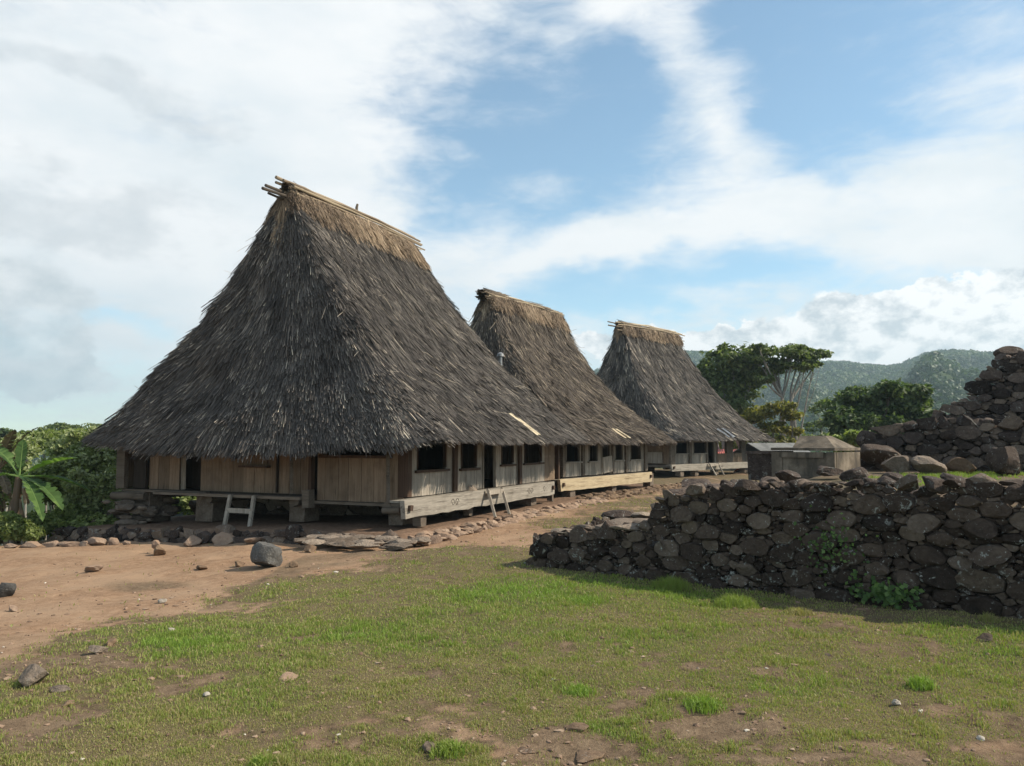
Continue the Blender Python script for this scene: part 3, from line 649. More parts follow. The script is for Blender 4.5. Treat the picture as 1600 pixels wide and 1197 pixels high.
# ------------------------------------------------------------------ thatched houses
def roof_fn(R):
    A0, B0, A1, B1, z0, z1 = R['A0'], R['B0'], R['A1'], R['B1'], R['z0'], R['z1']; dcx = R.get('dcx', 0)
    R0, R1 = .55, .10
    sh = np.array([2 * A0, 1.3, 2 * B0, 1.3, 2 * A0, 1.3, 2 * B0, 1.3]); cs = np.concatenate([[0], np.cumsum(sh / sh.sum())])
    def f(u, s):
        u = np.asarray(u, float) % 1.0; s = np.asarray(s, float); u, s = np.broadcast_arrays(u, s)
        sc_ = np.clip(s, -.2, 1)
        A = A0 + (A1 - A0) * sc_; B = B0 + (B1 - B0) * (sc_ - R.get('bulge', 0) * np.sin(pi * np.clip(sc_, 0, 1) ** 1.3)); r = R0 + (R1 - R0) * np.clip(sc_, 0, 1)
        z = z0 + (z1 - z0) * np.where(s > 0, .49 * s + .38 * s * s + .13 * s ** 6, .62 * s)
        k = np.clip(np.searchsorted(cs, u, side='right') - 1, 0, 7); t = (u - cs[k]) / (cs[k + 1] - cs[k])
        cor = k % 2 == 1; an = (-pi / 2 + (k // 2) * pi / 2) + t * pi / 2
        cxs = np.array([A, A, -A, -A]); cys = np.array([-B, B, B, -B]); q = k // 2
        sx = np.choose(q, [1, 1, -1, -1]); sy = np.choose(q, [-1, 1, 1, -1])
        x = sx * (A - r) + np.cos(an) * r; y = sy * (B - r) + np.sin(an) * r
        t2 = 2 * t - 1
        xs = np.choose(q, [t2 * (A - r), A, -t2 * (A - r), -A]); ys = np.choose(q, [-B, t2 * (B - r), B, -t2 * (B - r)])
        x = np.where(cor, x, xs); y = np.where(cor, y, ys)
        P = np.stack([x + R['cx'] + dcx * sc_, y + R['cy'], z], -1)
        und = .09 * fbm(np.stack([x, y, z], -1) * .8, 2, R['seed']) + .06 * fbm(np.stack([x, y, z], -1) * 2.6, 2, R['seed'] + 1)
        sag = .05 * fbm(np.stack([x, y], -1) * .9, 2, R['seed'] + 4) * (1 - np.clip(s, 0, 1)); 
        d = np.stack([x / (np.abs(x) + np.abs(y) + .3), y / (np.abs(x) + np.abs(y) + .3), np.full_like(x, .6)], -1)
        P = P + d * und[..., None]; P[..., 2] += sag
        return P
    return f, cs
def frames(f, u, s):
    e = 1e-3; P = f(u, s); ds = (f(u, s - e) - f(u, s + e)) / (2 * e); du = (f(u + e, s) - f(u - e, s)) / (2 * e)
    N = np.cross(du, -ds); N /= np.linalg.norm(N, axis=-1)[..., None] + 1e-9
    Ls = np.linalg.norm(ds, axis=-1); D = ds / (Ls[..., None] + 1e-9); T = np.cross(N, D)
    N = np.where(N[..., 2:3] < 0, -N, N)
    return P, D, N, T, Ls
def strands(mb, f, u, s, length, width, lift0, lift1, ang, tnt, droop=0.0, curl=None, blunt=.8):
    """one ribbon per entry, rooted at (u,s) and running down the slope"""
    P, D, N, T, Ls = frames(f, u, s); n = len(u)
    dirv = D * np.cos(ang)[:, None] + T * np.sin(ang)[:, None]
    side = np.cross(N, dirv); roll = RN.uniform(-.9, .9, n)
    side = side * np.cos(roll)[:, None] + N * np.sin(roll)[:, None]
    V = np.zeros((n, 6, 3)); cu = RN.normal(0, .010, n) if curl is None else RN.normal(0, curl, n)
    # follow the curved slope: re-evaluate the surface at mid and tip
    bl_ = blunt
    for j, q in enumerate((0, .5, 1.0)):
        c = P + dirv * (length * q)[:, None]
        sj = s - length * q * np.cos(ang) / Ls; S = f(u, sj)
        dz = (S - (P + D * (length * q * np.cos(ang))[:, None]))
        c = c + dz + N * (lift0 + (lift1 - lift0) * q)[:, None] + side * (cu * q * (1 if j == 1 else .4))[:, None]
        c[:, 2] -= droop * q * q * length
        wq = width * (1, .95, bl_)[j] / 2
        V[:, 2 * j] = c - side * wq[:, None]; V[:, 2 * j + 1] = c + side * wq[:, None]
    b0 = (np.arange(n) * 6)[:, None]
    F_ = np.concatenate([b0 + [0, 1, 3, 2], b0 + [2, 3, 5, 4]])
    mb.add(V.reshape(-1, 3), F_, np.repeat(tnt, 6))
def perim(R, s):
    A = R['A0'] + (R['A1'] - R['A0']) * s; B = R['B0'] + (R['B1'] - R['B0']) * s; return (A + B)

def build_roof(e, R, nb, per, wid, tm, straw_len=.75, strawy=0.0, side_w=(1, .12, .12, 1), poles=None, loose=1500):
    f, cs = roof_fn(R)
    ug = np.linspace(0, 1, 241); sg = np.linspace(0, 1, 40); U, S = np.meshgrid(ug, sg); P, D, N, T, Ls = frames(f, U, S)
    P = P - N * .03
    idx = np.arange(U.size).reshape(U.shape); mb = MB()
    mb.add(P.reshape(-1, 3), np.stack([idx[:-1, :-1], idx[:-1, 1:], idx[1:, 1:], idx[1:, :-1]], -1).reshape(-1, 4), .2)
    # soffit: thick eave edge turned under and in towards the wall
    E0 = P[0]; c = np.array([R['cx'], R['cy'], 0]); inn = E0.copy(); inn[:, :2] = c[:2] + (E0[:, :2] - c[:2]) * .97; inn[:, 2] -= .13
    in2 = E0.copy(); in2[:, :2] = c[:2] + (E0[:, :2] - c[:2]) * .78; in2[:, 2] += .22
    k = len(ug); V = np.vstack([E0, inn, in2]); a = np.arange(k - 1)
    mb.add(V, np.vstack([np.stack([a, a + 1, k + a + 1, k + a], 1), np.stack([k + a, k + a + 1, 2 * k + a + 1, 2 * k + a], 1)]), .1)
    roof = mb.build('thatch_roof', M['under'], e, 0)
    # bundles of thatch laid in courses
    cw = (cs[2], cs[4], cs[6], 1.0)
    nS = 0; us = []; ss = []
    while nS < nb:
        u = RN.uniform(0, 1, nb); s = RN.uniform(-.015, .97, nb)
        side = np.searchsorted(cw, u); sw = np.array(side_w)[np.clip(side, 0, 3)]
        pk = perim(R, s) / perim(R, 0) * sw
        # corner arcs narrow to a point: fewer there towards the top
        k = np.clip(np.searchsorted(cs, u, side='right') - 1, 0, 7); pk = np.where(k % 2 == 1, pk * (1 - .8 * s), pk)
        ok = RN.uniform(0, 1, nb) < pk; us.append(u[ok]); ss.append(s[ok]); nS += ok.sum()
    u = np.concatenate(us)[:nb]; s = np.concatenate(ss)[:nb]
    SL = 6.6; course = .36 / SL
    s = (np.round(s / course + fbm(np.stack([u * 22, s * 3], -1), 2, 3) * .7) + RN.normal(0, .16, nb)) * course + .035
    s = np.clip(s, .0, .985)
    ba = RN.normal(0, .07, nb) + .14 * fbm(np.stack([u * 30, s * 7], -1), 2, R['seed'] + 7); bt = RN.normal(0, .09, nb) + .14 * fbm(np.stack([u * 40, s * 9], -1), 3, R['seed'] + 8)
    bl = RN.uniform(.55, 1.15, nb); blift = RN.uniform(.02, .10, nb)
    n = nb * per; rep = lambda a: np.repeat(a, per)
    wb = RN.normal(0, .075, n); Ptmp = perim(R, np.clip(rep(s), 0, 1)) * 4
    uu = rep(u) + wb / Ptmp; s2 = rep(s) + RN.normal(0, .004, n)
    gab = (uu % 1 > cs[6]) | ((uu % 1 > cs[2]) & (uu % 1 < cs[4])); 
    bp = np.clip(.07 + .30 * fbm(np.stack([u * 60, s * 14], -1), 2, R['seed'] + 30), .015, .4)
    t = .37 + rep(bt) + RN.normal(0, .085, n) + (RN.uniform(0, 1, n) < rep(bp) * np.where(gab, 1.5, .8)) * RN.uniform(.15, .5, n) + strawy
    # darker old thatch in places, bleached near the ridge
    L = rep(bl) * RN.uniform(.6, 1.12, n); L = np.minimum(L, (s2 + .035) * SL + .05)
    mb = MB()
    strands(mb, f, uu, s2, L, wid * RN.uniform(.5, 1.3, n) * np.where(gab, 1.35, .8), np.full(n, .0), rep(blift) * np.where(gab, 1.35, .6) + RN.uniform(0, .03, n), rep(ba) + RN.normal(0, .06, n), np.clip(t, 0, 1))
    # eave fringe
    nf = int(nb * per * .16); uf = RN.uniform(0, 1, nf); side = np.searchsorted(cw, uf); keep = RN.uniform(0, 1, nf) < np.array(side_w)[np.clip(side, 0, 3)]; uf = uf[keep]; nf = len(uf)
    cl = fbm(np.stack([uf * 150, uf * 0], -1), 3, 9)
    strands(mb, f, uf, RN.uniform(-.002, .045, nf), np.clip(RN.uniform(.08, .24, nf) + .24 * cl, .03, .55), wid * RN.uniform(.6, 1.3, nf), RN.uniform(-.13, .03, nf), RN.uniform(-.10, .05, nf), RN.normal(0, .16, nf), np.clip(.36 + .25 * cl + RN.normal(0, .15, nf) + strawy, 0, 1), droop=.25)
    # loose stray stalks
    nl = loose; ul = RN.uniform(0, 1, nl); sl = RN.uniform(.02, .95, nl) ** 1.1
    strands(mb, f, ul, sl, np.minimum(RN.uniform(.25, .6, nl), sl * SL + .1), wid * .55 * np.ones(nl), np.full(nl, .03), RN.uniform(.05, .16, nl), RN.normal(0, .5, nl), RN.uniform(.6, 1, nl), curl=.07)
    mb.build('thatch_strands', tm, roof)
    # straw ridge cap hanging down both sides and over the ends
    mb = MB(); n = int(nb * 3.2); uc = RN.uniform(0, 1, n); sd = np.searchsorted(cw, uc)
    cl = fbm(np.stack([uc * 40, uc * 0], -1), 3, 19)
    sc0 = RN.uniform(.955, .999, n); lc = straw_len * (RN.uniform(.2, 1.05, n) + .35 * cl); lc = np.where(np.isin(sd, [1, 3]), lc * 1.5 * np.clip(.35 + 1.4 * np.exp(-((uc - np.where(sd == 1, (cs[2] + cs[3]) / 2, (cs[6] + cs[7]) / 2)) / .025) ** 2), 0, 1.2), lc)
    strands(mb, f, uc, sc0, np.clip(lc, .1, 2), wid * RN.uniform(.5, 1.1, n), RN.uniform(.03, .10, n), RN.uniform(.05, .13, n), RN.normal(0, .07, n), np.clip(.45 + cl * .35 + RN.normal(0, .17, n), 0, 1), curl=.04)
    cap = mb.build('ridge_straw', M['straw'], e)
    return f
def place_poles(e, R, spec, seed):
    """bamboo poles along the ridge. spec rows: dy, dz, overshoot near, overshoot far, radius, tint"""
    r = np.random.default_rng(seed); zc = R['z1']; x0 = R['cx'] + R.get('dcx', 0) - R['A1']; x1 = R['cx'] + R.get('dcx', 0) + R['A1']
    for dy, dz, a, c, rad, t in spec:
        mb = MB(); xs = np.linspace(x0 - a, x1 + c, 9); k = r.normal(0, .012, (9, 2)); k2 = r.uniform(-.04, .04)
        pts = np.stack([xs, R['cy'] + dy + k[:, 0] + np.linspace(-k2, k2, 9), zc + dz + k[:, 1] + .04 * np.sin(np.linspace(0, 3, 9))], 1)
        mb.tube(pts, rad * np.linspace(1, .8, 9), 7, t); mb.build('ridge_pole', M['bamboo'], e, 40)
    # rolled thatch along the ridge under the poles
    rr_, oa, oc, tb = R.get('roll', (.13, .1, .05, .35)); mb = MB(); n = 900; a = r.uniform(0, 2 * pi, n); q = rr_ * np.sqrt(r.uniform(.5, 1, n)); xs0 = np.where(r.uniform(0, 1, n) < .3, x0 - oa * r.uniform(.2, 1.25, n), r.uniform(x0 - oa, x1 - .3, n)); Ls_ = r.uniform(.5, 1.3, n); xe = np.minimum(xs0 + Ls_, x1 + oc + r.uniform(-.1, .1, n))
    cy_ = R['cy'] + np.cos(a) * q; cz_ = zc + .0 + np.sin(a) * q * .8 + .05 * np.sin(xs0 * 2.3); B_dr = -.22 * np.clip(x0 - xs0, 0, 1); s_ = np.stack([np.zeros(n), -np.sin(a), np.cos(a)], 1) * .014
    A_ = np.stack([xs0, cy_ + r.normal(0, .04, n) * (xs0 < x0), cz_ + B_dr + r.normal(0, .06, n) * (xs0 < x0)], 1); B_ = np.stack([xe, cy_ + r.normal(0, .02, n), cz_ + r.normal(0, .02, n)], 1); V = np.stack([A_ - s_, A_ + s_, B_ + s_, B_ - s_], 1)
    mb.add(V.reshape(-1, 3), (np.arange(n) * 4)[:, None] + [0, 1, 2, 3], np.repeat(np.clip(tb + r.normal(0, .18, n), 0, 1), 4)); mb.tube([[x0 - oa * .35, R['cy'], zc], [x0, R['cy'], zc], [x1, R['cy'], zc], [x1 + oc * .4, R['cy'], zc]], [rr_ * .4, rr_ * .75, rr_ * .75, rr_ * .4], 10, .0); mb.build('ridge_roll', M['bamboo'], e)

def make_house(spec):
    ux, vx = house_axes(spec['ang'])
    O = np.array(spec['loc']); oz = O[2]
    e = empty('thatched_house', tuple(O), spec['ang'], label=spec['label'], cat='house', group='row of tall thatched houses')
    def lx(px, py, yl=0.0):     # local X on the long face for a pixel
        r = ray(px, py); q = O - vx * (-yl); a = np.array([[r[0], -ux[0]], [r[1], -ux[1]]]); s = np.linalg.solve(a, q[:2]); return s[1], (EYE + r[2] * s[0]) - oz
    def ly(px, py, xl=0.0):
        r = ray(px, py); q = O + ux * xl; a = np.array([[r[0], -vx[0]], [r[1], -vx[1]]]); s = np.linalg.solve(a, q[:2]); return s[1], (EYE + r[2] * s[0]) - oz
    L, Wd = spec['L'], spec['W']; fz = spec['floor'] - oz; wt = spec.get('walltop', 1.86) - oz
    # floor, hidden walls and ridge frame
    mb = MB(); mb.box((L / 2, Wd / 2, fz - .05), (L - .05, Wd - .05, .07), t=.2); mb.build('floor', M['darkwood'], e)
    mb = MB()
    for k in range(int(spec.get('inner', L) / .3)): mb.box((.15 + k * .3, Wd - .02, (fz + wt) / 2), (.285, .03, wt - fz), t=RN.uniform(.3, .7))
    if spec.get('rearwall', True):
        for k in range(int(Wd / .3)): mb.box((L - .02, .17 + k * .3, (fz + wt) / 2), (.03, .285, wt - fz), t=RN.uniform(.3, .7))
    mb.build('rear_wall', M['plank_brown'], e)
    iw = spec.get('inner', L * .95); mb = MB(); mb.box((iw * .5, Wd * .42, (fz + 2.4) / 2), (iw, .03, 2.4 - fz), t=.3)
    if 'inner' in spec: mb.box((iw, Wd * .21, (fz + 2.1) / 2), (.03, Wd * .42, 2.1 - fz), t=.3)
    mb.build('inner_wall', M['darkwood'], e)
    def run(name, m, axis, a0, a1, zb, holes, bw=.23, plane=0.0, th=.03):
        """boards side by side; holes = (a, b, zlow, zhigh) left open"""
        mb = MB(); cuts = sorted(set([a0, a1] + [h[0] for h in holes] + [h[1] for h in holes])); cuts = [c for c in cuts if a0 <= c <= a1]
        for p, q in zip(cuts[:-1], cuts[1:]):
            if q - p < .01: continue
            n = max(1, round((q - p) / bw)); ed = np.linspace(p, q, n + 1); ed[1:-1] += RN.uniform(-.035, .035, n - 1) if n > 1 else 0
            hole = [h for h in holes if h[0] <= (p + q) / 2 <= h[1]]
            for i in range(n):
                c, wdt = (ed[i] + ed[i + 1]) / 2, ed[i + 1] - ed[i] - .007; t = RN.uniform(.2, .9); off = RN.uniform(-.005, .005)
                spans = [(zb + RN.uniform(-.006, .01), wt)]
                if hole: spans = [(zb, hole[0][2])] + ([(hole[0][3], wt)] if hole[0][3] < wt else [])
                for z0, z1 in spans:
                    if z1 - z0 < .02: continue
                    ce = (c, plane + th / 2 + off, (z0 + z1) / 2) if axis == 'x' else (plane + th / 2 + off, c, (z0 + z1) / 2)
                    mb.box(ce, (wdt, th, z1 - z0) if axis == 'x' else (th, wdt, z1 - z0), t=t, jit=.002)
        return mb.build(name, m, e)
    # long face
    holes = []
    for (a, b_, sill, kind) in spec['openings']:
        xa, zs = lx(a, sill); xb, _ = lx(b_, sill); hi = spec.get('head', 1.60) - oz
        if kind == 'door': zs = fz
        holes.append((xa, xb, zs, hi))
        if kind == 'window':
            mb = MB(); mb.box(((xa + xb) / 2, -.012, zs + .0), (xb - xa + .16, .09, .045), t=.5, jit=.004); wn_ = None
            fr = MB(); w_ = .06
            for xx in (xa + .012, xb - .012): fr.box((xx, .012, (zs + hi) / 2 + .03), (.03, .06, hi - zs - .05), t=.4)
            fr.box(((xa + xb) / 2, .012, hi - .02), (xb - xa, .055, .04), t=.4)
            wn_ = fr.build('window_frame', M[spec.get('framem', 'post')], e); mb.build('window_sill', M[spec.get('sillm', 'post')], wn_)
        else:
            fr = MB()
            for xx in (xa + .015, xb - .015): fr.box((xx, .008, (fz + hi) / 2), (.03, .065, hi - fz), t=.7)
            fr.box(((xa + xb) / 2, .008, hi + .02), (xb - xa + .03, .065, .05), t=.6); fr.build('door_frame', M['plank'], e)
    xe = lx(spec['wallend'][0], spec['wallend'][1])[0]
    run('plank_wall', M[spec.get('longm', 'plank')], 'x', .05, xe, fz - .0, holes, bw=.2)
    for a, b_ in spec['posts']:
        xa, _ = lx(a, 730); xb, _ = lx(b_, 730); mb = MB(); mb.box(((xa + xb) / 2, -.005, (fz + wt) / 2 + .01), (max(.07, xb - xa), .10, wt - fz), t=RN.uniform(.3, .7), jit=.006); mb.build('wall_post', M[spec.get('postm', 'post')], e)
    if spec.get('reardoor'):
        a, b_ = spec['reardoor']; xa, _ = lx(a, 730); xb, _ = lx(b_, 730); mb = MB(); mb.box(((xa + xb) / 2, .05, (fz + 1.6 - oz) / 2), (xb - xa, .03, 1.6 - oz - fz), t=.5)
        mb.box(((xa + xb) / 2, .028, fz + .62), (xb - xa - .04, .02, .05), t=.7); mb.build('plank_door', M['plank_brown'], e)
    # carved front beam
    yb = -.30; (xa, zb0), (xb, _) = lx(spec['beam'][0], spec['beam'][2], yb), lx(spec['beam'][1], spec['beam'][3], yb)
    zt, zb = spec['beamz'][1] - oz, spec['beamz'][0] - oz; mb = MB(); xs = np.linspace(xa, xb, 28)
    for i in range(27):
        pass
    V = []
    for x_ in xs:
        d = .006 * RN.normal(); cutn = .05 if x_ == xs[0] else 0
        V += [[x_ + cutn, yb - .045 + d * .3, zb + d], [x_, yb - .045 + d * .3, zt + d * .5], [x_, yb + .045, zt + d * .5], [x_ + cutn, yb + .045, zb + d]]
    Fc = []
    for i in range(27):
        for j in range(4): Fc.append([4 * i + j, 4 * i + (j + 1) % 4, 4 * i + 4 + (j + 1) % 4, 4 * i + 4 + j])
    Fc += [[0, 1, 2, 3], [108, 109, 110, 111]]; mb.add(V, Fc, .6); beam = mb.build('front_beam', M[spec['beamm']], e)
    mb = MB(); mb.box(((xa + xb) / 2, yb / 2 + .015, zt - .03), (xb - xa - .06, abs(yb) - .09, .035), t=.5); mb.build('porch_board', M['beam'], e)
    for sg_, x_ in ((1, xa + .16), (-1, xb - .16)):
        mb = MB(); mb.box((x_, yb - .02, (zb + zt) / 2 + (.02)), (.09, .16, .10), t=.4, jit=.012); mb.build('tenon', M['post'], beam)
    for cx_ in spec.get('carve', []):
        mb = MB(); x_, _ = lx(cx_, 760, yb); zc = (zb + zt) / 2
        for sg_ in (1, -1):
            th = np.linspace(0, 2.3 * pi, 26); rr_ = .085 * (1 - th / 9); pts = np.stack([x_ + sg_ * (.10 + rr_ * np.cos(th) * .9 - .02), np.full(26, yb - .046), zc + rr_ * np.sin(th) * 1.0], 1); mb.tube(pts, .005, 5, .1)
        mb.build('carving', M['darkwood'], beam)
    # piers
    for (x_, y_, w_, h0) in spec['piers']:
        mb = MB(); mb.box((x_, y_, (h0 + fz - .1) / 2), (w_, w_ * .9, fz - .1 - h0), t=.4, jit=.02); mb.build('pier', M['log' if w_ < .22 else 'stone_plinth'], e)
    for y_ in np.linspace(.4, Wd - .4, 4):
        mb = MB(); mb.tube([[-.1, y_, fz - .17], [L / 2, y_ + .02, fz - .18], [L + .1, y_, fz - .17]], .085, 9, .5); mb.build('floor_joist', M['log'], e, 40)
    spec['fn'](e, run, ly, lx, fz, wt, oz, spec) if spec.get('fn') else None
    R = spec['roof']; R['z0'] -= oz; R['z1'] -= oz
    build_roof(e, R, **spec['rk']); place_poles(e, R, spec['poles'], spec['seed'])
    return e, lx, ly

def side1(e, run, ly, lx, fz, wt, oz, spec):
    def Y(px, py=740): return ly(px, py)[0]
    # right part of the gable face, lower floor line, wide shaded window
    w0, w1 = Y(606), Y(508); _, sz = ly(560, 713.5)
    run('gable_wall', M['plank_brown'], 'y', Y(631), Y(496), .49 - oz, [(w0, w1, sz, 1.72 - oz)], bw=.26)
    mb = MB(); mb.box((-.03, (w0 + w1) / 2, sz), (.11, w1 - w0 + .2, .05), t=.5, jit=.004); fr = MB()
    for yy in (w0, w1): fr.box((.0, yy, (sz + 1.72 - oz) / 2), (.06, .06, 1.72 - oz - sz), t=.5)
    wf = fr.build('window_frame', M['post'], e); mb.build('window_sill', M['post'], wf)
    mb = MB(); mb.box((-.02, (Y(632) + Y(493)) / 2, .455 - oz), (.14, abs(Y(493) - Y(632)), .05), t=.6); mb.build('sill_beam', M['log'], e)
    # left part: planks with a doorway
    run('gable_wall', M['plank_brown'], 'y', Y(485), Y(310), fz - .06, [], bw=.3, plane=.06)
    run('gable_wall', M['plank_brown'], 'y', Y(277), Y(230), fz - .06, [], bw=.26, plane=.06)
    mb = MB(); mb.box((.45, (Y(310) + Y(277)) / 2, (fz + wt) / 2), (.03, Y(277) - Y(310) + .5, wt - fz), t=.1); mb.build('inner_door', M['darkwood'], e)
    mb = MB(); mb.beam((.0, Y(287), fz), (.05, Y(283), fz + 1.1), .09, .025, .6); mb.build('leaning_board', M['plank'], e)
    mb = MB(); mb.box((.02, (Y(229) + Y(210)) / 2, (fz + wt) / 2), (.08, abs(Y(229) - Y(210)), wt - fz), t=.2); mb.build('corner_board', M['darkwood'], e)
    # small shelf on the wall
    mb = MB(); mb.box((-.03, (Y(377) + Y(421)) / 2, ly(400, 729)[1]), (.12, abs(Y(377) - Y(421)), .04), t=.5)
    mb.build('wall_shelf', M['post'], e)
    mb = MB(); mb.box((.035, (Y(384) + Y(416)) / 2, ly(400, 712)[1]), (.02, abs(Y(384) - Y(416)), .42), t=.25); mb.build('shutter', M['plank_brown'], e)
    for a, b_, m, x_ in [(632, 624, 'post', -.01), (491, 486, 'post', -.03), (205, 192, 'log', -.12)]:
        mb = MB(); mb.box((x_, (Y(a) + Y(b_)) / 2, (fz + wt) / 2), (.1, abs(Y(a) - Y(b_)), wt - fz + .02), t=.5, jit=.012); mb.build('wall_post', M[m], e)
    for a in (461, 612):
        mb = MB(); z0 = fz if a < 500 else .50 - oz; mb.beam((-.16, Y(a + 4 if a < 500 else a + 3), z0), (-.06, Y(a - 4), z0 + 1.15), .06, .045, .6); mb.build('leaning_pole', M['log'], e)
    # ledge beam, log ends, bracket
    mb = MB(); mb.box((-.22, (Y(485) + Y(258)) / 2, .53 - oz), (.16, Y(258) - Y(485), .055), t=.75, jit=.004); mb.build('ledge_board', M['log'], e)
    mb = MB(); mb.box((-.08, (Y(330) + Y(200)) / 2, .555 - oz), (.12, Y(200) - Y(330), .05), t=.4); mb.build('ledge_board', M['log'], e)
    mb = MB(); mb.box((-.16, (Y(497) + Y(484)) / 2, .52 - oz), (.16, .17, .34), t=.5, jit=.01); mb.build('bracket', M['log'], e)
    mb = MB(); mb.tube([[-.12, Y(632), .37 - oz], [-.14, Y(606), .36 - oz]], .062, 10, .6); mb.build('log_end', M['log'], e, 40)
    mb = MB(); mb.tube([[-.10, Y(236), .44 - oz], [-.16, Y(214), .44 - oz], [-.2, Y(190), .43 - oz]], [.10, .10, .085], 10, .5); mb.build('log_end', M['log'], e, 40)
    mb = MB(); mb.tube([[.3, Y(478), .46 - oz], [-.20, Y(474), .46 - oz]], .075, 10, .5); mb.build('log_end', M['log'], e, 40)
    # chimney-like vent pipe on the hidden slope
def side3(e, run, ly, lx, fz, wt, oz, spec):
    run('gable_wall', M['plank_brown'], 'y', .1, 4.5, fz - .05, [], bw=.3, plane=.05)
    mb = MB(); mb.box((-.01, 1.1, fz + .28), (.02, 1.1, .5), t=.95); mb.build('pale_board', M['plank'], e)
    mb = MB(); mb.box((-.1, 2.0, fz - .1), (.16, 4.2, .1), t=.5); mb.build('sill_beam', M['log'], e)
def side2(e, run, ly, lx, fz, wt, oz, spec):
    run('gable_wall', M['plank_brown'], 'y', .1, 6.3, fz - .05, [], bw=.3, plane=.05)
def low3(e, run, ly, lx, fz, wt, oz, spec):
    side3(e, run, ly, lx, fz, wt, oz, spec)
    # open porch at the far end: parapet boards and posts
    x0 = lx(1120, 725)[0]; x1 = lx(1168, 725)[0]
    mb = MB(); n = 9; ed = np.linspace(x0, x1, n + 1)
    for i in range(n): mb.box(((ed[i] + ed[i + 1]) / 2, .015, fz + .22), (ed[i + 1] - ed[i] - .01, .03, .44), t=RN.uniform(.2, .8))
    mb.build('porch_parapet', M['plank_brown'], e)
    for a, b_ in ((1117, 1121), (1136, 1146), (1159, 1166)):
        xa, xb = lx(a, 725)[0], lx(b_, 725)[0]; mb = MB(); mb.box(((xa + xb) / 2, .06, (fz + wt) / 2), (xb - xa, .12, wt - fz), t=.5, jit=.01); mb.build('porch_post', M['log'], e)
    xa = lx(1142, 725)[0]; mb = MB(); mb.box((xa, 3.2, (fz + wt) / 2), (.16, .16, wt - fz), t=.4); mb.build('porch_post', M['log'], e)

H1 = dict(loc=(HO[0], HO[1], .09), ang=HA, L=6.9, W=7.3, floor=.60, seed=1, label='largest and nearest thatched wooden house with a tall dark steep roof and tan straw ridge',
    openings=[(651, 696.5, 737, 'window'), (720, 744.5, 734, 'window'), (753.7, 774, 762, 'door'), (783, 802, 727.5, 'window'), (819, 846, 725.5, 'window')],
    posts=[(633, 640), (706.5, 711.8), (808.5, 812.8), (869.5, 871.5)], wallend=(851, 730), reardoor=(851, 868.5), beam=(628, 864, 790, 760), beamz=(.285, .60), beamm='beam',
    carve=[708, 826, 850], piers=[(.05, -.2, .2, 0), (2.1, -.1, .16, 0), (5.3, -.05, .34, 0), (6.6, -.1, .16, 0), (.15, .25, .36, 0), (.25, 2.55, .42, -.05), (.3, 5.0, .5, -.12), (.25, 6.75, .55, -.22), (2.6, 6.8, .4, -.3), (3, 1, .5, 0), (3, 3.2, .5, 0), (3.1, 5.2, .5, -.1), (6.2, 3.4, .5, 0), (6.2, 6.6, .4, -.3)],
    fn=side1, roof=dict(A0=4.02, B0=4.25, A1=2.42, B1=.13, z0=1.85, z1=6.98, cx=3.45, cy=3.65, dcx=-.2, seed=11, bulge=.07),
    rk=dict(nb=6000, per=30, wid=.013, tm=M['thatch'], straw_len=.5),
    poles=[(.0, .22, .36, .25, .038, .6), (-.10, .17, .28, .42, .032, .5), (-.16, .09, .05, .48, .03, .65), (.1, .16, .3, .2, .03, .4), (-.19, .01, -.3, .3, .028, .5), (-.22, -.07, .05, .5, .024, .6), (.16, .02, .2, .1, .03, .3), (.05, -.02, .62, .2, .034, .12), (-.06, -.16, .85, .35, .034, .1), (.03, -.19, .6, .3, .026, .2), (-.27, -.17, -.2, .2, .018, 1.0), (.22, -.1, .2, .1, .022, .5)])
H2 = dict(loc=(1.40, 22.0, .05), ang=radians(57), L=6.1, W=6.5, floor=.60, seed=2, label='middle thatched house with a brownish roof and a pale yellow front beam',
    openings=[(884, 906, 723, 'window'), (920, 934, 722, 'window'), (939.5, 954, 735, 'door'), (961, 973, 720, 'window'), (985, 1002, 719, 'window')],
    posts=[(877, 881), (908, 912), (955, 957.5), (976, 979), (1006, 1010)], wallend=(1010, 720), beam=(873, 1017, 755, 742), beamz=(.25, .575), beamm='beam_yellow', framem='plank', sillm='plank', postm='log',
    piers=[(.1, -.15, .3, 0), (2.9, -.1, .3, 0), (5.9, -.1, .3, 0), (.3, 3, .5, 0), (5.8, 3, .5, 0), (3, 3, .5, 0)], fn=side2,
    roof=dict(A0=3.66, B0=3.85, A1=2.28, B1=.14, z0=1.78, z1=6.28, cx=3.05, cy=3.25, dcx=.2, seed=21, roll=(.20, .32, .08, .25)),
    rk=dict(nb=3400, per=22, wid=.017, tm=M['thatch_brown'], straw_len=.42, strawy=.02, loose=3500),
    poles=[(.0, .12, .05, .05, .03, .9), (-.12, .07, .0, .15, .03, .7), (-.18, .0, -.1, .2, .022, .8), (-.2, -.15, .1, .25, .02, .4), (.12, .05, .1, .1, .03, .3)])
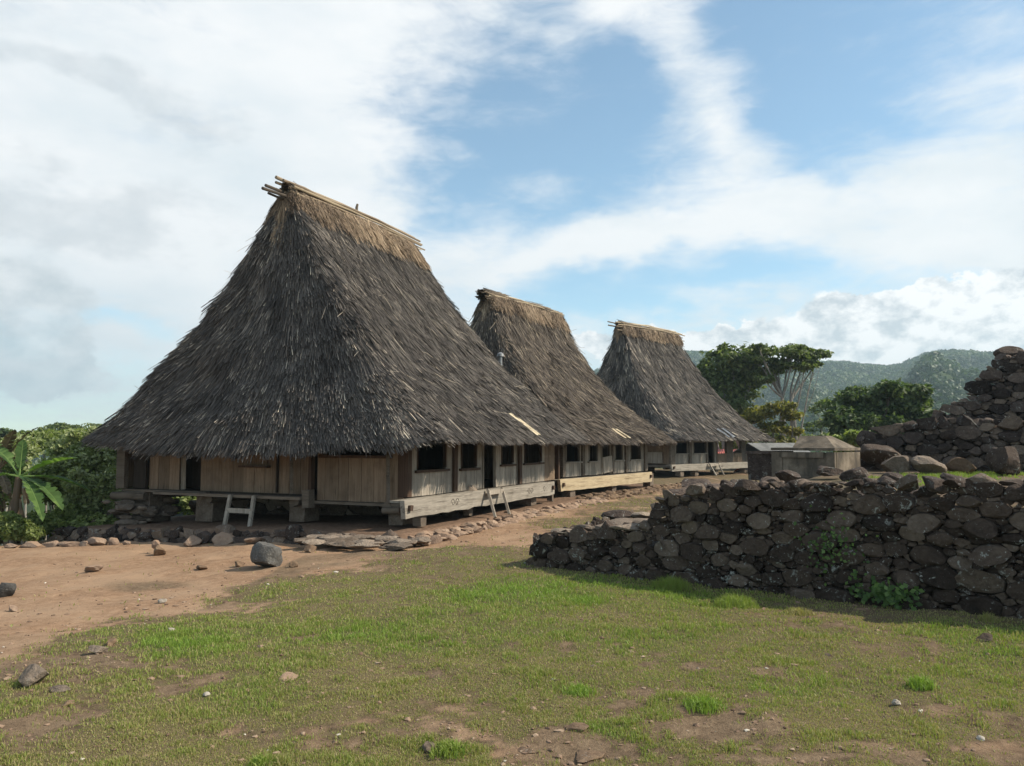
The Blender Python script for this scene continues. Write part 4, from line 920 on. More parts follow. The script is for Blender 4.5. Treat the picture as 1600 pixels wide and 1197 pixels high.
H3 = dict(loc=(7.24, 35.0, .05), ang=radians(45), L=7.5, W=6.5, floor=.60, seed=3, label='farthest of the three tall thatched houses with an open porch and grey roof', rearwall=False, inner=3.9,
    openings=[(1056, 1074, 709.5, 'window'), (1084, 1103, 709, 'window'), (1105.5, 1117, 722, 'door')],
    posts=[(1047, 1054), (1076, 1080), (1103, 1105)], wallend=(1118, 722), beam=(1048, 1172, 730, 722), beamz=(.30, .60), beamm='beam', framem='log', sillm='plank', postm='log',
    piers=[(.3, -.15, .3, 0), (1.6, -.1, .3, 0), (3.4, -.1, .3, 0), (6.2, -.1, .3, 0), (.3, 3, .4, 0), (5.8, 3, .4, 0), (2.5, 3, .4, 0)], fn=low3,
    roof=dict(A0=4.5, B0=3.95, A1=2.45, B1=.15, z0=1.86, z1=7.30, cx=3.75, cy=3.25, dcx=-.83, seed=31, roll=(.19, .12, .05, .5)),
    rk=dict(nb=2500, per=20, wid=.023, tm=M['thatch'], straw_len=.3, strawy=.05, loose=900),
    poles=[(.0, .17, .2, .1, .035, .9), (-.13, .1, .5, .5, .03, .8), (-.2, 0, .4, .6, .03, .7), (.1, .1, .8, .3, .03, .3), (.1, -.05, .7, .2, .035, .3), (-.22, -.12, .6, .4, .025, .5), (-.24, -.3, .5, .5, .025, .5)])
h1, lx1, ly1 = make_house(H1); h2, lx2, ly2 = make_house(H2); h3, lx3, ly3 = make_house(H3)
def child_at(e, wpts):    # world points to a house's local frame
    Mi = (Matrix.Translation(e.location) @ Matrix.Rotation(e.rotation_euler.z, 4, 'Z')).inverted(); return [list(Mi @ Vector(p)) for p in wpts]
# pegs and tufts on the ridge, vent pipe, pale reed sheets on the eaves
mb = MB(); R = H1['roof']; xm = R['cx'] + R['dcx'] - .05; mb.tube([[xm, R['cy'] - .06, R['z1'] + .05], [xm + .02, R['cy'] - .05, R['z1'] + .33], [xm + .05, R['cy'] - .05, R['z1'] + .42]], [.03, .035, .028], 7, .2); mb.build('ridge_peg', M['bamboo'], h1, 40)
mb = MB(); mb.tube([[xm + .02, R['cy'] - .12, R['z1'] + .12], [xm, R['cy'] - .24, R['z1'] - .2]], .018, 6, .2); mb.build('ridge_peg', M['bamboo'], h1, 40)
def metal(gg, p):
    gg.nt.links.new(gg.ramp(gg.noise(ocoord(gg), 9, 4), [(.3, (.16, .16, .16)), (.7, (.34, .34, .34))]), p.inputs['Base Color']); p.inputs['Metallic'].default_value = .6
M['metal'] = mat('dull_metal', metal, .5)
pp = child_at(h1, [at(782, 592, 21.5), at(782, 556, 21.5)]); mb = MB(); mb.tube(pp, .05, 10, .5); vp = mb.build('vent_pipe', M['metal'], h1, 40)
mb = MB(); a = np.array(pp[1]); mb.tube([a - [0, 0, .02], a + [0, 0, .05], a + [0, 0, .10]], [.10, .09, .03], 10, .5); mb.build('pipe_cap', M['metal'], vp, 40)
M['reed'] = thatch_mat('pale_reed', [(0, (.35, .26, .15)), (1, (.78, .66, .46))], .5)
def reeds(e, H, lxf, px, w_, L, n, m, s0=.13, base=None):
    f, cs = roof_fn(H['roof']); xl = lxf(px, 690, -.6)[0]; A = H['roof']['A0']; u = cs[1] * np.clip((xl - H['roof']['cx'] + A - .75) / (2 * A - 1.5), 0, 1)
    mb = MB(); uu = u + np.linspace(-w_ / 2, w_ / 2, n) / (perim(H['roof'], 0) * 4); N_ = len(uu)
    strands(mb, f, uu, np.full(N_, s0), np.full(N_, L) + RN.uniform(-.03, .03, N_), np.full(N_, w_ / n * .95), np.full(N_, .07), np.full(N_, .10), np.full(N_, base or -.05) + RN.normal(0, .01, N_), RN.uniform(.4, 1, N_), curl=.01)
    mb.build('reed_patch', M[m], e)
reeds(h1, H1, lx1, 824, .22, .80, 9, 'reed'); reeds(h2, H2, lx2, 972, .35, .55, 7, 'reed', .085)
def corr(gg, p):
    co = ocoord(gg); wv = gg.n('ShaderNodeTexNoise', inp={'Vector': co, 'Scale': 4.0}).outputs[0]
    setc(gg, p, gg.ramp(wv, [(.35, (.25, .25, .26)), (.7, (.5, .5, .5))]))
M['zinc'] = mat('zinc_sheet', corr, .5, .4)
reeds(h3, H3, lx3, 1136, .75, .75, 9, 'zinc', .105)
# a loose board propped in the middle house's doorway
xa, xb = lx2(940, 740)[0], lx2(955, 740)[0]; mb = MB(); mb.beam((xa + .02, -.04, H2['floor'] + .22), (xb - .02, -.04, H2['floor'] + .27), .03, .5, .8); mb.build('half_door', M['plank'], h2)

# ladders lean on the houses: things of their own
def ladder(e, H, side, pts, label, rung_t=(.45,), w=.07):
    oz = H['loc'][2]; o = None; lad = empty('ladder', (0, 0, 0), 0, label=label, cat='ladder', group='ladders leaning on the houses'); Mw = Matrix.Translation(e.location) @ Matrix.Rotation(e.rotation_euler.z, 4, 'Z')
    P = [[np.array(Mw @ Vector(q)) for q in rail] for rail in pts]
    base = (P[0][1] + P[1][1]) / 2; lad.location = tuple(base)
    for rail in P:
        mb = MB(); mb.beam(rail[0] - base, rail[1] - base, w, .05, .7, up=(Mw.to_3x3() @ Vector(side))[:]); mb.build('rail', M['plank'], lad)
    for t in rung_t:
        a = P[0][0] * (1 - t) + P[0][1] * t; c = P[1][0] * (1 - t) + P[1][1] * t; mb = MB(); mb.beam(a - base, c - base, .05, .09, .75); mb.build('rung', M['plank'], lad)
    return lad
g0 = .05
Y_ = lambda px, py, xl: ly1(px, py, xl)[0]
ladder(h1, H1, (1, 0, 0), [[(-.34, Y_(360, 770, -.34), .46), (-.62, Y_(351, 815, -.62), -.10)], [(-.34, Y_(397, 770, -.34), .46), (-.62, Y_(390, 815, -.62), -.10)]], 'short two rail wooden ladder under the shaded gable side of the nearest house', (.5,), .075)
X_ = lambda f, px, py, yl: f(px, py, yl)[0]
ladder(h1, H1, (0, 1, 0), [[(X_(lx1, 762, 764, -.40), -.40, .53), (X_(lx1, 774, 797, -.74), -.74, .0)], [(X_(lx1, 784, 761, -.40), -.40, .53), (X_(lx1, 796, 795, -.74), -.74, .0)]], 'short wooden ladder leaning on the grey front beam of the nearest house', (.12,), .06)
ladder(h3, H3, (0, 1, 0), [[(X_(lx3, 1108, 724, -.40), -.40, .56), (X_(lx3, 1119, 740, -.9), -.9, .0)], [(X_(lx3, 1122, 723, -.40), -.40, .56), (X_(lx3, 1131, 740, -.9), -.9, .0)]], 'small ladder leaning on the beam of the farthest thatched house', (.15,), .09)

# ------------------------------------------------------------------ stone plinths under the houses
def h2w(x, y, z=0.0, H=H1):
    ux, vx = house_axes(H['ang']); q = np.array(H['loc']) + ux * x + vx * y; q[2] = z; return q
ux1, vx1 = house_axes(HA)
e = empty('stone_plinth', tuple(h2w(-.9, 3, 0)), label='low rough stone plinth carrying the nearest thatched house', cat='plinth'); eo = np.array(e.location)
mb = MB()
def ptop(y): return .05 - .035 * max(0, y - 1.0)
mb2 = MB(); 
xg = np.linspace(-1.25, 8.3, 60); yg = np.linspace(-.72, 7.6, 56); XG, YG = np.meshgrid(xg, yg)
Wp = np.stack([HO[0] + ux1[0] * XG + vx1[0] * YG, HO[1] + ux1[1] * XG + vx1[1] * YG], -1)
ZG = .06 - .035 * np.maximum(0, YG - 1) + .03 * fbm(Wp * 1.6, 3, 8); edge = np.minimum(np.minimum(XG + 1.25, YG + .72), np.minimum(8.3 - XG, 7.6 - YG)); ZG = ZG - .45 * (edge < .02)
idx = np.arange(XG.size).reshape(XG.shape)
mb.add(np.concatenate([Wp, ZG[..., None]], -1).reshape(-1, 3) - eo, np.stack([idx[:-1, :-1], idx[:-1, 1:], idx[1:, 1:], idx[1:, :-1]], -1).reshape(-1, 4), .5)
def ploam(gg, p):
    co = ocoord(gg); n = gg.noise(co, 12, 6, .7); setc(gg, p, gg.ramp(n, [(.3, (.09, .058, .04)), (.55, (.17, .11, .075)), (.75, (.26, .18, .125))])); bump(gg, p, n, .6, .02)
M['earth'] = mat('packed_earth', ploam, .95, .1)
mb.build('earth_top', M['earth'], e, 0)
mb = MB()
O = h2w(-1.3, -.75, -.42)
stone_face(mb, O - eo, vx1, UP + ux1 * .15, -ux1, (0, 8.5), lambda s: .46 - .033 * max(0, s - 1.7), .03, .10, 41, aspect=1.9, count=4000, sub=2)
mb.build('stonework', M['stone_terrace'], e, 30)
mb = MB(); r = np.random.default_rng(77)
for k in range(190):      # flat slabs and broken stones along the sunny long side
    x_ = r.uniform(-1.3, 8.4); rowp = r.integers(0, 3); y_ = -.72 - rowp * .14 + r.normal(0, .04); L = r.uniform(.12, .38)
    v, f = rock_v((L, L * r.uniform(.6, .9), L * r.uniform(.3, .6)), 7000 + k, sub=2, tilt=.25); q = h2w(x_, y_, .03 - rowp * .025); mb.add(v + q - eo, f, r.uniform(.2, .9))
mb.build('edge_stones', M['stone_tan'], e, 28)
mb = MB()
for k in range(46):
    x_ = r.uniform(-1.9, -1.15); y_ = r.uniform(-1.15, .9); L = r.uniform(.2, .5); v, f = rock_v((L, L * .7, L * .22), 7300 + k, sub=2, tilt=.2); q = h2w(x_, y_, -.02 + (x_ + 1.9) * .06); mb.add(v + q - eo, f, r.uniform(.3, .9))
mb.build('corner_slabs', M['stone_plinth'], e, 28)
mb = MB()      # stacked stones under the floor, seen in the dark
stone_face(mb, h2w(2.2, .3, -.1) - eo, vx1, UP, -ux1, (0, 6.9), lambda s: .55, .08, .2, 43, aspect=1.6, count=700)
mb.build('inner_stones', M['stone_plinth'], e, 30)
mb = MB()
for k in range(40):
    L = r.uniform(.2, .5); v, f = rock_v((L, L * .7, L * .4), 7500 + k, sub=2, tilt=.2); q = h2w(r.uniform(-.6, .5), r.uniform(6.3, 7.5), -.12 + r.uniform(0, .45)); mb.add(v + q - eo, f, r.uniform(.1, .7))
mb.build('stone_stack', M['stone_plinth'], e, 28)
mb = MB(); v, f = rock_v((.42, .34, .17), 88, sub=3, tilt=.05); c = gnd(800, 806, .0); mb.add(v, f, .8); o = mb.build('step_stone', M['stone_tan'], None, 30); o.location = (c[0], c[1] + .1, .04); tag(o, 'flat tan step stone at the foot of the sunny ladder', 'step stone')
for H, nm, lab in ((H2, 'stone_edging', 'low row of brown stones under the middle thatched house'),):
    e2 = empty(nm, tuple(h2w(3, -.8, 0, H)), label=lab, cat='stone edging'); o2 = np.array(e2.location); mb = MB()
    for k in range(240):
        x_ = r.uniform(-.6, 8.2); rowp = r.integers(0, 3); L = r.uniform(.12, .36); v, f = rock_v((L, L * .8, L * .55), 8000 + k, sub=2, tilt=.3)
        mb.add(v + h2w(x_, -.75 - rowp * .18 + r.normal(0, .04), .08 - rowp * .04, H) - o2, f, r.uniform(.2, .9))
    mb.build('edge_stones', M['stone_brown'], e2, 28)
    mb = MB(); mb.box((0, 0, 0), (1, 1, 1)); 
    q = [h2w(-.6, -.7, 0, H), h2w(7.5, -.7, 0, H), h2w(7.5, 6.5, 0, H), h2w(-.6, 6.5, 0, H)]; mb = MB(); slab(mb, q, -.3, .06); mb.v = [x - o2 for x in mb.v]; mb.build('earth_top', M['earth'], e2)

# ------------------------------------------------------------------ low tin roofed houses beyond
def tin(name, c):
    def fn(gg, p):
        co = ocoord(gg); wv = gg.n('ShaderNodeTexWave', wave_type='BANDS', bands_direction='X', inp={0: co, 1: 2.6}).outputs['Fac']; n = gg.noise(co, 2, 5)
        setc(gg, p, gg.mix(gg.mapr(n, .4, .7), (*c, 1), (c[0] * .6, c[1] * .6, c[2] * .6, 1))); bump(gg, p, wv, 1, .03)
    return mat(name, fn, .5, .4)
M['tin_red'] = tin('red_tin', (.42, .10, .075)); M['tin_grey'] = tin('grey_tin', (.22, .22, .21)); M['wallw'] = mat('dark_plaster', lambda gg, p: setc(gg, p, gg.ramp(gg.noise(ocoord(gg), 3, 4), [(.3, (.06, .045, .04)), (.7, (.14, .10, .08))])))
def tin_house(px, py_ridge, Y, w_, d_, rz, m, label):
    r_ = at(px, py_ridge, Y); e = empty('tin_roof_house', (r_[0], r_[1], -.6), rz, label=label, cat='house'); h = r_[2] + .6
    mb = MB(); mb.box((0, 0, (h - .7) / 2), (w_ * .9, d_ * .85, h - .7)); mb.build('wall', M['wallw'], e)
    for sgn in (-1, 1):
        mb = MB(); mb.add([[-w_ / 2, 0, h], [w_ / 2, 0, h], [w_ / 2, sgn * d_ / 2, h - .85], [-w_ / 2, sgn * d_ / 2, h - .85], [-w_ / 2, 0, h - .04], [w_ / 2, 0, h - .04], [w_ / 2, sgn * d_ / 2, h - .89], [-w_ / 2, sgn * d_ / 2, h - .89]],
            [[0, 1, 2, 3], [7, 6, 5, 4], [2, 3, 7, 6], [0, 3, 7, 4], [1, 2, 6, 5]]); mb.build('roof_sheet', M[m], e)
    mb = MB(); mb.box((0, -d_ * .425 - .02, h * .35), (.8, .04, h * .55)); mb.build('door', M['darkwood'], e)
tin_house(1205, 692, 44, 3.2, 4.5, radians(20), 'tin_grey', 'small house with a grey tin roof behind the concrete grave')
tin_house(1158, 702, 50, 5.0, 6, radians(-10), 'tin_red', 'low house with a red tin roof seen beyond the farthest porch')
tin_house(1188, 714, 41, 1.6, 2.4, radians(35), 'tin_red', 'tiny faded red roofed shed left of the concrete grave')
# ------------------------------------------------------------------ vegetation
def leaves(mb, C, rad, n, size, r, aspect=.5, updown=.5, tlo=.2, thi=.9, shell=.55):
    """n leaf faces spread through clumps C (k,3) with radii rad (k,3)"""
    C = np.atleast_2d(C); rad = np.atleast_2d(rad); wgt = rad.prod(1) ** (.55); k = r.choice(len(C), n, p=wgt / wgt.sum())
    d = r.normal(size=(n, 3)); d /= np.linalg.norm(d, axis=1)[:, None]; q = r.uniform(shell, 1.0, n) ** .7
    # sub-clumping
    sub = fbm(d * 2.3 + k[:, None] * 5.1, 2, 3); q = q * (1 + .28 * sub)
    q = q * (1 + .35 * fbm(d * 5 + k[:, None] * 2.7, 2, 9)); P = C[k] + d * q[:, None] * rad[k] + r.normal(0, .07, (n, 3)) * rad[k]
    N = d * .5 + r.normal(size=(n, 3)) * .6 + np.array([0, 0, updown]); N /= np.linalg.norm(N, axis=1)[:, None]
    T = np.cross(N, r.normal(size=(n, 3))); T /= np.linalg.norm(T, axis=1)[:, None]; B = np.cross(N, T)
    sz = size * r.uniform(.6, 1.35, n)[:, None]
    V = np.stack([P - T * sz, P + B * sz * aspect + N * sz * .15, P + T * sz, P - B * sz * aspect + N * sz * .15], 1)
    t = np.clip(r.uniform(tlo, thi, n) + .25 * fbm(P * (1.3 / max(.3, rad.mean())), 2, 4), 0, 1)
    mb.add(V.reshape(-1, 3), (np.arange(n) * 4)[:, None] + [0, 1, 2, 3], np.repeat(t, 4))
def curve(a, b_, r, bend=.12, n=7):
    a = np.array(a); b_ = np.array(b_); t = np.linspace(0, 1, n)[:, None]; L = np.linalg.norm(b_ - a); m = (a + b_) / 2 + r.normal(0, bend, 3) * L; m[2] = a[2] + (b_[2] - a[2]) * .42
    return (1 - t) ** 2 * a + 2 * t * (1 - t) * m + t ** 2 * b_
def tree(name, label, cat, Y, base, clumps, trunks, lm, bm_, nleaf, lsize, seed, group=None, depth=1.0, trad=.2, aspect=.5, fork=.45, shell=.5, gz=None):
    """clumps: (px, py, rx, ry) outline ellipses; trunks: [(px_base, px_fork, py_fork)]"""
    r = np.random.default_rng(seed); sc_ = Y / F; bp = at(base[0], base[1], Y)
    if gz is not None: bp[2] = gz
    e = empty(name, tuple(bp), label=label, cat=cat, group=group or {'shrub': 'shrubs on the slope at left', 'bush': 'bushes beyond the houses', 'distant_tree': 'far trees on the left skyline'}.get(name, 'trees beyond the village')); C = []; Rd = []
    for px, py, rx, ry in clumps:
        q = at(px, py, Y); q[1] += r.uniform(-1, 1) * rx * sc_ * depth; C.append(q - bp); Rd.append([rx * sc_, max(rx * sc_ * .9, .2), ry * sc_])
    for c_, r_ in list(zip(C, Rd)):
        for _ in range(4):
            dd = r.normal(size=3); dd[2] = abs(dd[2]) * .9; dd /= np.linalg.norm(dd); C.append(c_ + dd * np.array(r_) * r.uniform(.8, 1.15)); Rd.append(list(np.array(r_) * r.uniform(.18, .42)))
    nmain = len(clumps); C = np.array(C); Rd = np.array(Rd); mb = MB(); forks = []
    for pb, pf, pyf in trunks:
        a = at(pb, base[1], Y) - bp; a[2] = -.3; f_ = at(pf, pyf, Y) - bp; pts = curve(a, f_, r, .04); mb.tube(pts, np.linspace(trad, trad * .62, len(pts)), 8, .5, False); forks.append((f_, pts))
    for c, rd in zip(C[:nmain], Rd[:nmain]):
        j = int(np.argmin([np.linalg.norm(f_ - c) for f_, _ in forks])); f_, pts = forks[j]
        s = f_ if r.uniform() < fork else pts[r.integers(len(pts) // 2, len(pts))]
        bpnts = curve(s, c, r, .10, 8); mb.tube(bpnts, np.linspace(trad * .5, trad * .13, 8), 6, .5, False)
        for _ in range(5):
            d = r.normal(size=3); d /= np.linalg.norm(d); t = bpnts[r.integers(4, 8)]; mb.tube(curve(t, c + d * rd * .85, r, .12, 5), np.linspace(trad * .16, trad * .04, 5), 4, .5, False)
    mb.build('trunk', M[bm_], e, 60)
    mb = MB(); leaves(mb, C, Rd, nleaf, lsize, r, aspect=aspect, shell=shell); mb.build('crown', M[lm], e)
    return e
tree('leafy_tree', 'dense green tree directly right of the farthest thatched roof', 'tree', 52, (1140, 700), [(1125, 575, 36, 24), (1150, 565, 30, 22), (1108, 590, 26, 20), (1160, 600, 34, 28), (1130, 615, 34, 26), (1105, 615, 20, 20), (1165, 570, 22, 18), (1148, 640, 24, 18), (1128, 556, 18, 12), (1175, 590, 16, 18)], [(1140, 1135, 640), (1150, 1158, 630)], 'leaf_mid', 'bark', 8000, .19, 81, trad=.22, gz=-4)
tree('umbrella_tree', 'tall slender tree with two pale trunks and a flat spreading crown', 'tree', 50, (1235, 700), [(1203, 546, 26, 9), (1188, 562, 19, 8), (1232, 552, 28, 10), (1264, 553, 23, 8), (1286, 554, 14, 6), (1222, 565, 20, 7), (1255, 563, 18, 6), (1250, 574, 24, 7), (1215, 578, 22, 7), (1192, 594, 14, 6), (1272, 570, 12, 5), (1184, 543, 10, 5), (1242, 543, 13, 5)], [(1228, 1222, 620), (1240, 1236, 625), (1246, 1240, 640)], 'leaf_mid', 'bark', 5200, .15, 82, trad=.17, fork=.85, shell=.3, gz=-4)
tree('yellow_tree', 'low yellowish green thin tree below the tall umbrella shaped one', 'tree', 46, (1205, 705), [(1190, 645, 26, 10), (1215, 637, 22, 9), (1175, 655, 20, 9), (1235, 650, 18, 8), (1205, 668, 22, 9), (1180, 680, 18, 8), (1245, 675, 16, 8), (1222, 690, 18, 7), (1160, 668, 14, 8)], [(1212, 1208, 672), (1222, 1220, 680), (1240, 1238, 680)], 'leaf_yellow', 'bark', 3000, .15, 83, trad=.09, fork=.8, shell=.2, gz=-4)
tree('round_tree', 'broad round dark green tree behind the grave and the stone mound', 'tree', 38, (1380, 720), [(1375, 630, 42, 26), (1340, 640, 38, 28), (1410, 630, 36, 24), (1440, 640, 26, 24), (1315, 665, 30, 26), (1360, 668, 44, 28), (1405, 672, 40, 28), (1445, 668, 24, 26), (1305, 655, 20, 16), (1340, 692, 34, 18), (1385, 610, 24, 14), (1430, 612, 20, 12), (1395, 700, 30, 16)], [(1380, 1375, 665), (1388, 1400, 665)], 'leaf_dark', 'bark_dark', 17000, .14, 84, trad=.2, gz=-3.5)
tree('thin_tree', 'small thin bush of tree between the tall tree and the round one', 'tree', 60, (1285, 700), [(1285, 632, 14, 6), (1275, 640, 12, 6), (1292, 660, 16, 8), (1270, 668, 14, 8), (1300, 690, 16, 10), (1268, 690, 14, 8)], [(1284, 1283, 660)], 'leaf_mid', 'bark', 1400, .15, 85, trad=.08, gz=-4)
# undergrowth behind the grave
for i, (px, py, rx, ry, Y, m, lab) in enumerate([(1330, 688, 40, 16, 30, 'leaf_bush', 'sunlit low bush right behind the lid of the grave'), (1262, 690, 30, 12, 58, 'leaf_mid', 'low bush at the foot of the tall umbrella tree'),
        (1150, 690, 30, 22, 60, 'leaf_yellow', 'yellow green bush beyond the farthest thatched eave'), (1200, 678, 50, 18, 66, 'leaf_mid', 'hazy thicket behind the small grey tin roof')]):
    tree('bush', lab, 'bush', Y, (px, py + 20), [(px + dx * rx, py + dy * ry, rx * .55, ry * .6) for dx, dy in ((-.6, .2), (0, -.2), (.6, .1), (.2, .4), (-.3, .5))], [(px, px, py + 8)], m, 'bark', 1500, .16, 120 + i, trad=.06, gz=-3.5)

# the green slope at left: shrubs, each a thing
bl = [  # paler leaf colours here make up for the house's shadow
 ('tall rounded shrub with pale flower heads right behind the banana plant', 'leaf_pale', 19, [(150, 700, 40, 22), (120, 690, 34, 18), (175, 715, 28, 20), (140, 725, 44, 24), (100, 705, 30, 18)]),
 ('bright leafy shrub against the left corner of the nearest house', 'leaf_pale', 17.5, [(175, 760, 30, 30), (150, 780, 34, 28), (190, 790, 20, 22), (130, 760, 30, 24), (165, 805, 30, 18), (120, 800, 28, 22)]),
 ('mid green shrub in the centre of the left thicket', 'leaf_bush', 18.5, [(95, 745, 36, 26), (120, 735, 30, 22), (70, 765, 34, 26), (110, 775, 34, 24)]),
 ('shadowed shrub low in the thicket beside the plinth stones', 'leaf_bush', 16.8, [(100, 815, 34, 20), (70, 820, 30, 18), (140, 825, 30, 14), (165, 820, 20, 16)]),
 ('low bright green bush at the far left behind the edging stones', 'leaf_bush', 15.6, [(28, 828, 22, 14), (8, 822, 18, 18), (46, 834, 16, 10)]),
 ('olive shrub at the left edge behind the banana leaves', 'leaf_pale', 24, [(10, 700, 34, 20), (40, 705, 26, 18), (-20, 710, 34, 26), (20, 730, 40, 24)]),
 ('deep green small tree behind the shaded eave corner', 'leaf_mid', 26, [(185, 715, 22, 22), (165, 700, 24, 16), (200, 740, 22, 26), (205, 700, 18, 14)]),
 ('shaggy shrub in the second row of the thicket', 'leaf_bush', 28, [(90, 685, 34, 12), (60, 690, 30, 14), (120, 680, 28, 10), (40, 696, 24, 12)]),
 ('wide shrub outside the left side of the thicket', 'leaf_bush', 17, [(-60, 760, 60, 40), (-110, 790, 50, 40), (-20, 775, 40, 34), (-150, 760, 50, 50)]),
 ('leafy shrub under the back of the house seen through the stilts', 'leaf_bush', 24.5, [(225, 775, 26, 22), (262, 780, 30, 22), (300, 785, 30, 20), (205, 800, 24, 20)]),
]
for i, (lab, m, Y, cl) in enumerate(bl):
    bx = np.mean([c[0] for c in cl]); by = max(c[1] + c[3] for c in cl) + 6
    gp = at(bx, 700, Y); gzv = float(ground_z(gp[0], gp[1]))
    tree('shrub', lab, 'shrub', Y, (bx, by), cl, [(bx - 8, bx - 10, by - 30), (bx + 6, bx + 12, by - 26)], m, 'bark', 7500 if Y < 22 else 5000, .06 if Y < 22 else .085, 200 + i, trad=.05, depth=.9, shell=.35, gz=min(gzv, -.4))
# a few far crowns on the left skyline
for i, (px, py, rx, lab) in enumerate([(95, 668, 24, 'distant flat crowned tree on the left skyline'), (12, 676, 18, 'distant dark tree at the left end of the skyline'), (50, 680, 20, 'distant low tree left of the flat crowned one')]):
    tree('distant_tree', lab, 'tree', 75, (px, 700), [(px, py, rx, 5), (px - rx * .6, py + 8, rx * .6, 6), (px + rx * .7, py + 7, rx * .6, 6), (px, py + 14, rx, 7)], [(px, px, py + 6)], 'leaf_dark' if i else 'leaf_mid', 'bark', 1500, .2, 240 + i, trad=.14, gz=-8)
def palm(px, py, Y, label):
    c = at(px, py, Y); e = empty('palm_tree', (c[0], c[1], -8), label=label, cat='palm'); mb = MB(); h = c[2] + 8; mb.tube([[0, 0, 0], [.1, 0, h * .5], [0, 0, h]], [.18, .14, .11], 7, .5); mb.build('trunk', M['bark'], e, 60); mb = MB(); r = np.random.default_rng(int(px))
    for k in range(15):
        a = k * 2.4; up = r.uniform(-.1, .9); pts = [np.array([0, 0, h]) + np.array([cos(a) * t * 1.7, sin(a) * t * 1.7, up * t * 1.2 - 1.5 * t * t]) for t in np.linspace(0, 1, 9)]
        for j in range(1, 9):
            d = pts[j] - pts[j - 1]; s_ = np.cross(d, [0, 0, 1]); s_ /= np.linalg.norm(s_)
            for sg_ in (-1, 1): mb.add([pts[j - 1], pts[j], pts[j] + s_ * sg_ * .35 + [0, 0, -.18]], [[0, 1, 2]], r.uniform(.3, .8))
    mb.build('crown', M['leaf_mid'], e)
palm(148, 663, 70, 'small distant palm beside the left tip of the big thatched eave')

# banana plant
def banana(px, py, Y, gz, specs, label, seed, dead=0, scale=1.0):
    c = at(px, py, Y); c[2] = gz; e = empty('banana_plant', tuple(c), label=label, cat='banana plant'); r = np.random.default_rng(seed); top = specs['top']; tp = at(*top, Y) - c
    mb = MB(); pts = curve([0, 0, -.1], tp, r, .02, 8); mb.tube(pts, np.linspace(.13, .07, 8) * scale, 10, .4)
    for k in range(26):
        a = r.uniform(0, 6.28); j = r.uniform(0, .95); q = pts[int(j * 7)]; o_ = np.array([cos(a), sin(a), 0]) * .13 * scale; mb.add([q + o_ * .9, q + o_ + [.03, 0, .02], q + o_ * 1.6 + [0, 0, -.35], q + o_ * 1.5 + [.05, .02, -.3]], [[0, 1, 3, 2]], r.uniform(.3, 1))
    mb.build('stem', M['deadleaf'], e, 50)
    for (tx, ty, dy, wd, droop, kind) in specs['leaves']:
        t_ = at(tx, ty, Y + dy) - c; n = 22; t = np.linspace(0, 1, n)[:, None]; ctrl = tp * .45 + t_ * .55 + np.array([0, 0, droop]); P = (1 - t) ** 2 * tp + 2 * t * (1 - t) * ctrl + t ** 2 * t_
        d = np.gradient(P, axis=0); d /= np.linalg.norm(d, axis=1)[:, None]; s_ = np.cross(d, [0, 0, 1.0]); s_ /= np.linalg.norm(s_, axis=1)[:, None] + 1e-6; up = np.cross(s_, d); q = np.linspace(0, 1, n)
        wv = wd * np.clip(np.sin(np.clip((q - .14) / .86, 0, 1) * pi) ** .55, 0, 1) * (1 + .10 * r.normal(size=n)); fold = .35
        mb = MB(); mb.tube(P, np.linspace(.022, .006, n), 5, 1.0)
        for sg_ in (-1, 1):
            for j in range(n - 1):
                tear = r.uniform() < .42; a0, a1 = wv[j], wv[j + 1] if not tear else wv[j + 1] * r.uniform(.35, .8)
                dv = np.array([0, 0, -1.0]) * (.25 + .3 * r.uniform()) if kind == 'dead' else np.zeros(3)
                v = [P[j], P[j + 1], P[j + 1] + (s_[j + 1] * sg_ + up[j + 1] * fold + dv) * a1 + d[j] * .05, P[j] + (s_[j] * sg_ + up[j] * fold + dv) * a0 + d[j] * .05]
                mb.add(v, [[0, 1, 2, 3]], np.clip(.55 + r.normal(0, .14) + (sg_ * .1), 0, 1))
        mb.build('leaf', M['deadleaf' if kind == 'dead' else 'banana'], e)
banana(22, 840, 16.2, -.5, dict(top=(30, 745), leaves=[(118, 716, -.3, .17, .12, ''), (140, 768, .4, .15, .25, ''), (96, 795, -.5, .17, .3, ''), (100, 790, .6, .12, .12, ''), (-40, 770, -.3, .2, .35, ''), (36, 690, .1, .12, .0, ''), (-20, 700, .6, .16, .3, ''), (66, 812, -.9, .13, .35, '')]),
       'young banana plant with broad green leaves at the left edge', 5)
banana(-8, 850, 17.0, -.5, dict(top=(-2, 735), leaves=[(60, 668, .3, .16, .3, 'dead'), (22, 674, -.2, .15, .2, 'dead'), (40, 720, -.4, .13, .3, 'dead'), (-50, 700, .2, .2, .4, 'dead'), (12, 770, -.5, .12, .1, 'dead'), (-30, 660, .5, .2, .3, '')]),
       'taller banana plant with brown drooping dry leaves at the left edge', 6, dead=1, scale=1.2)

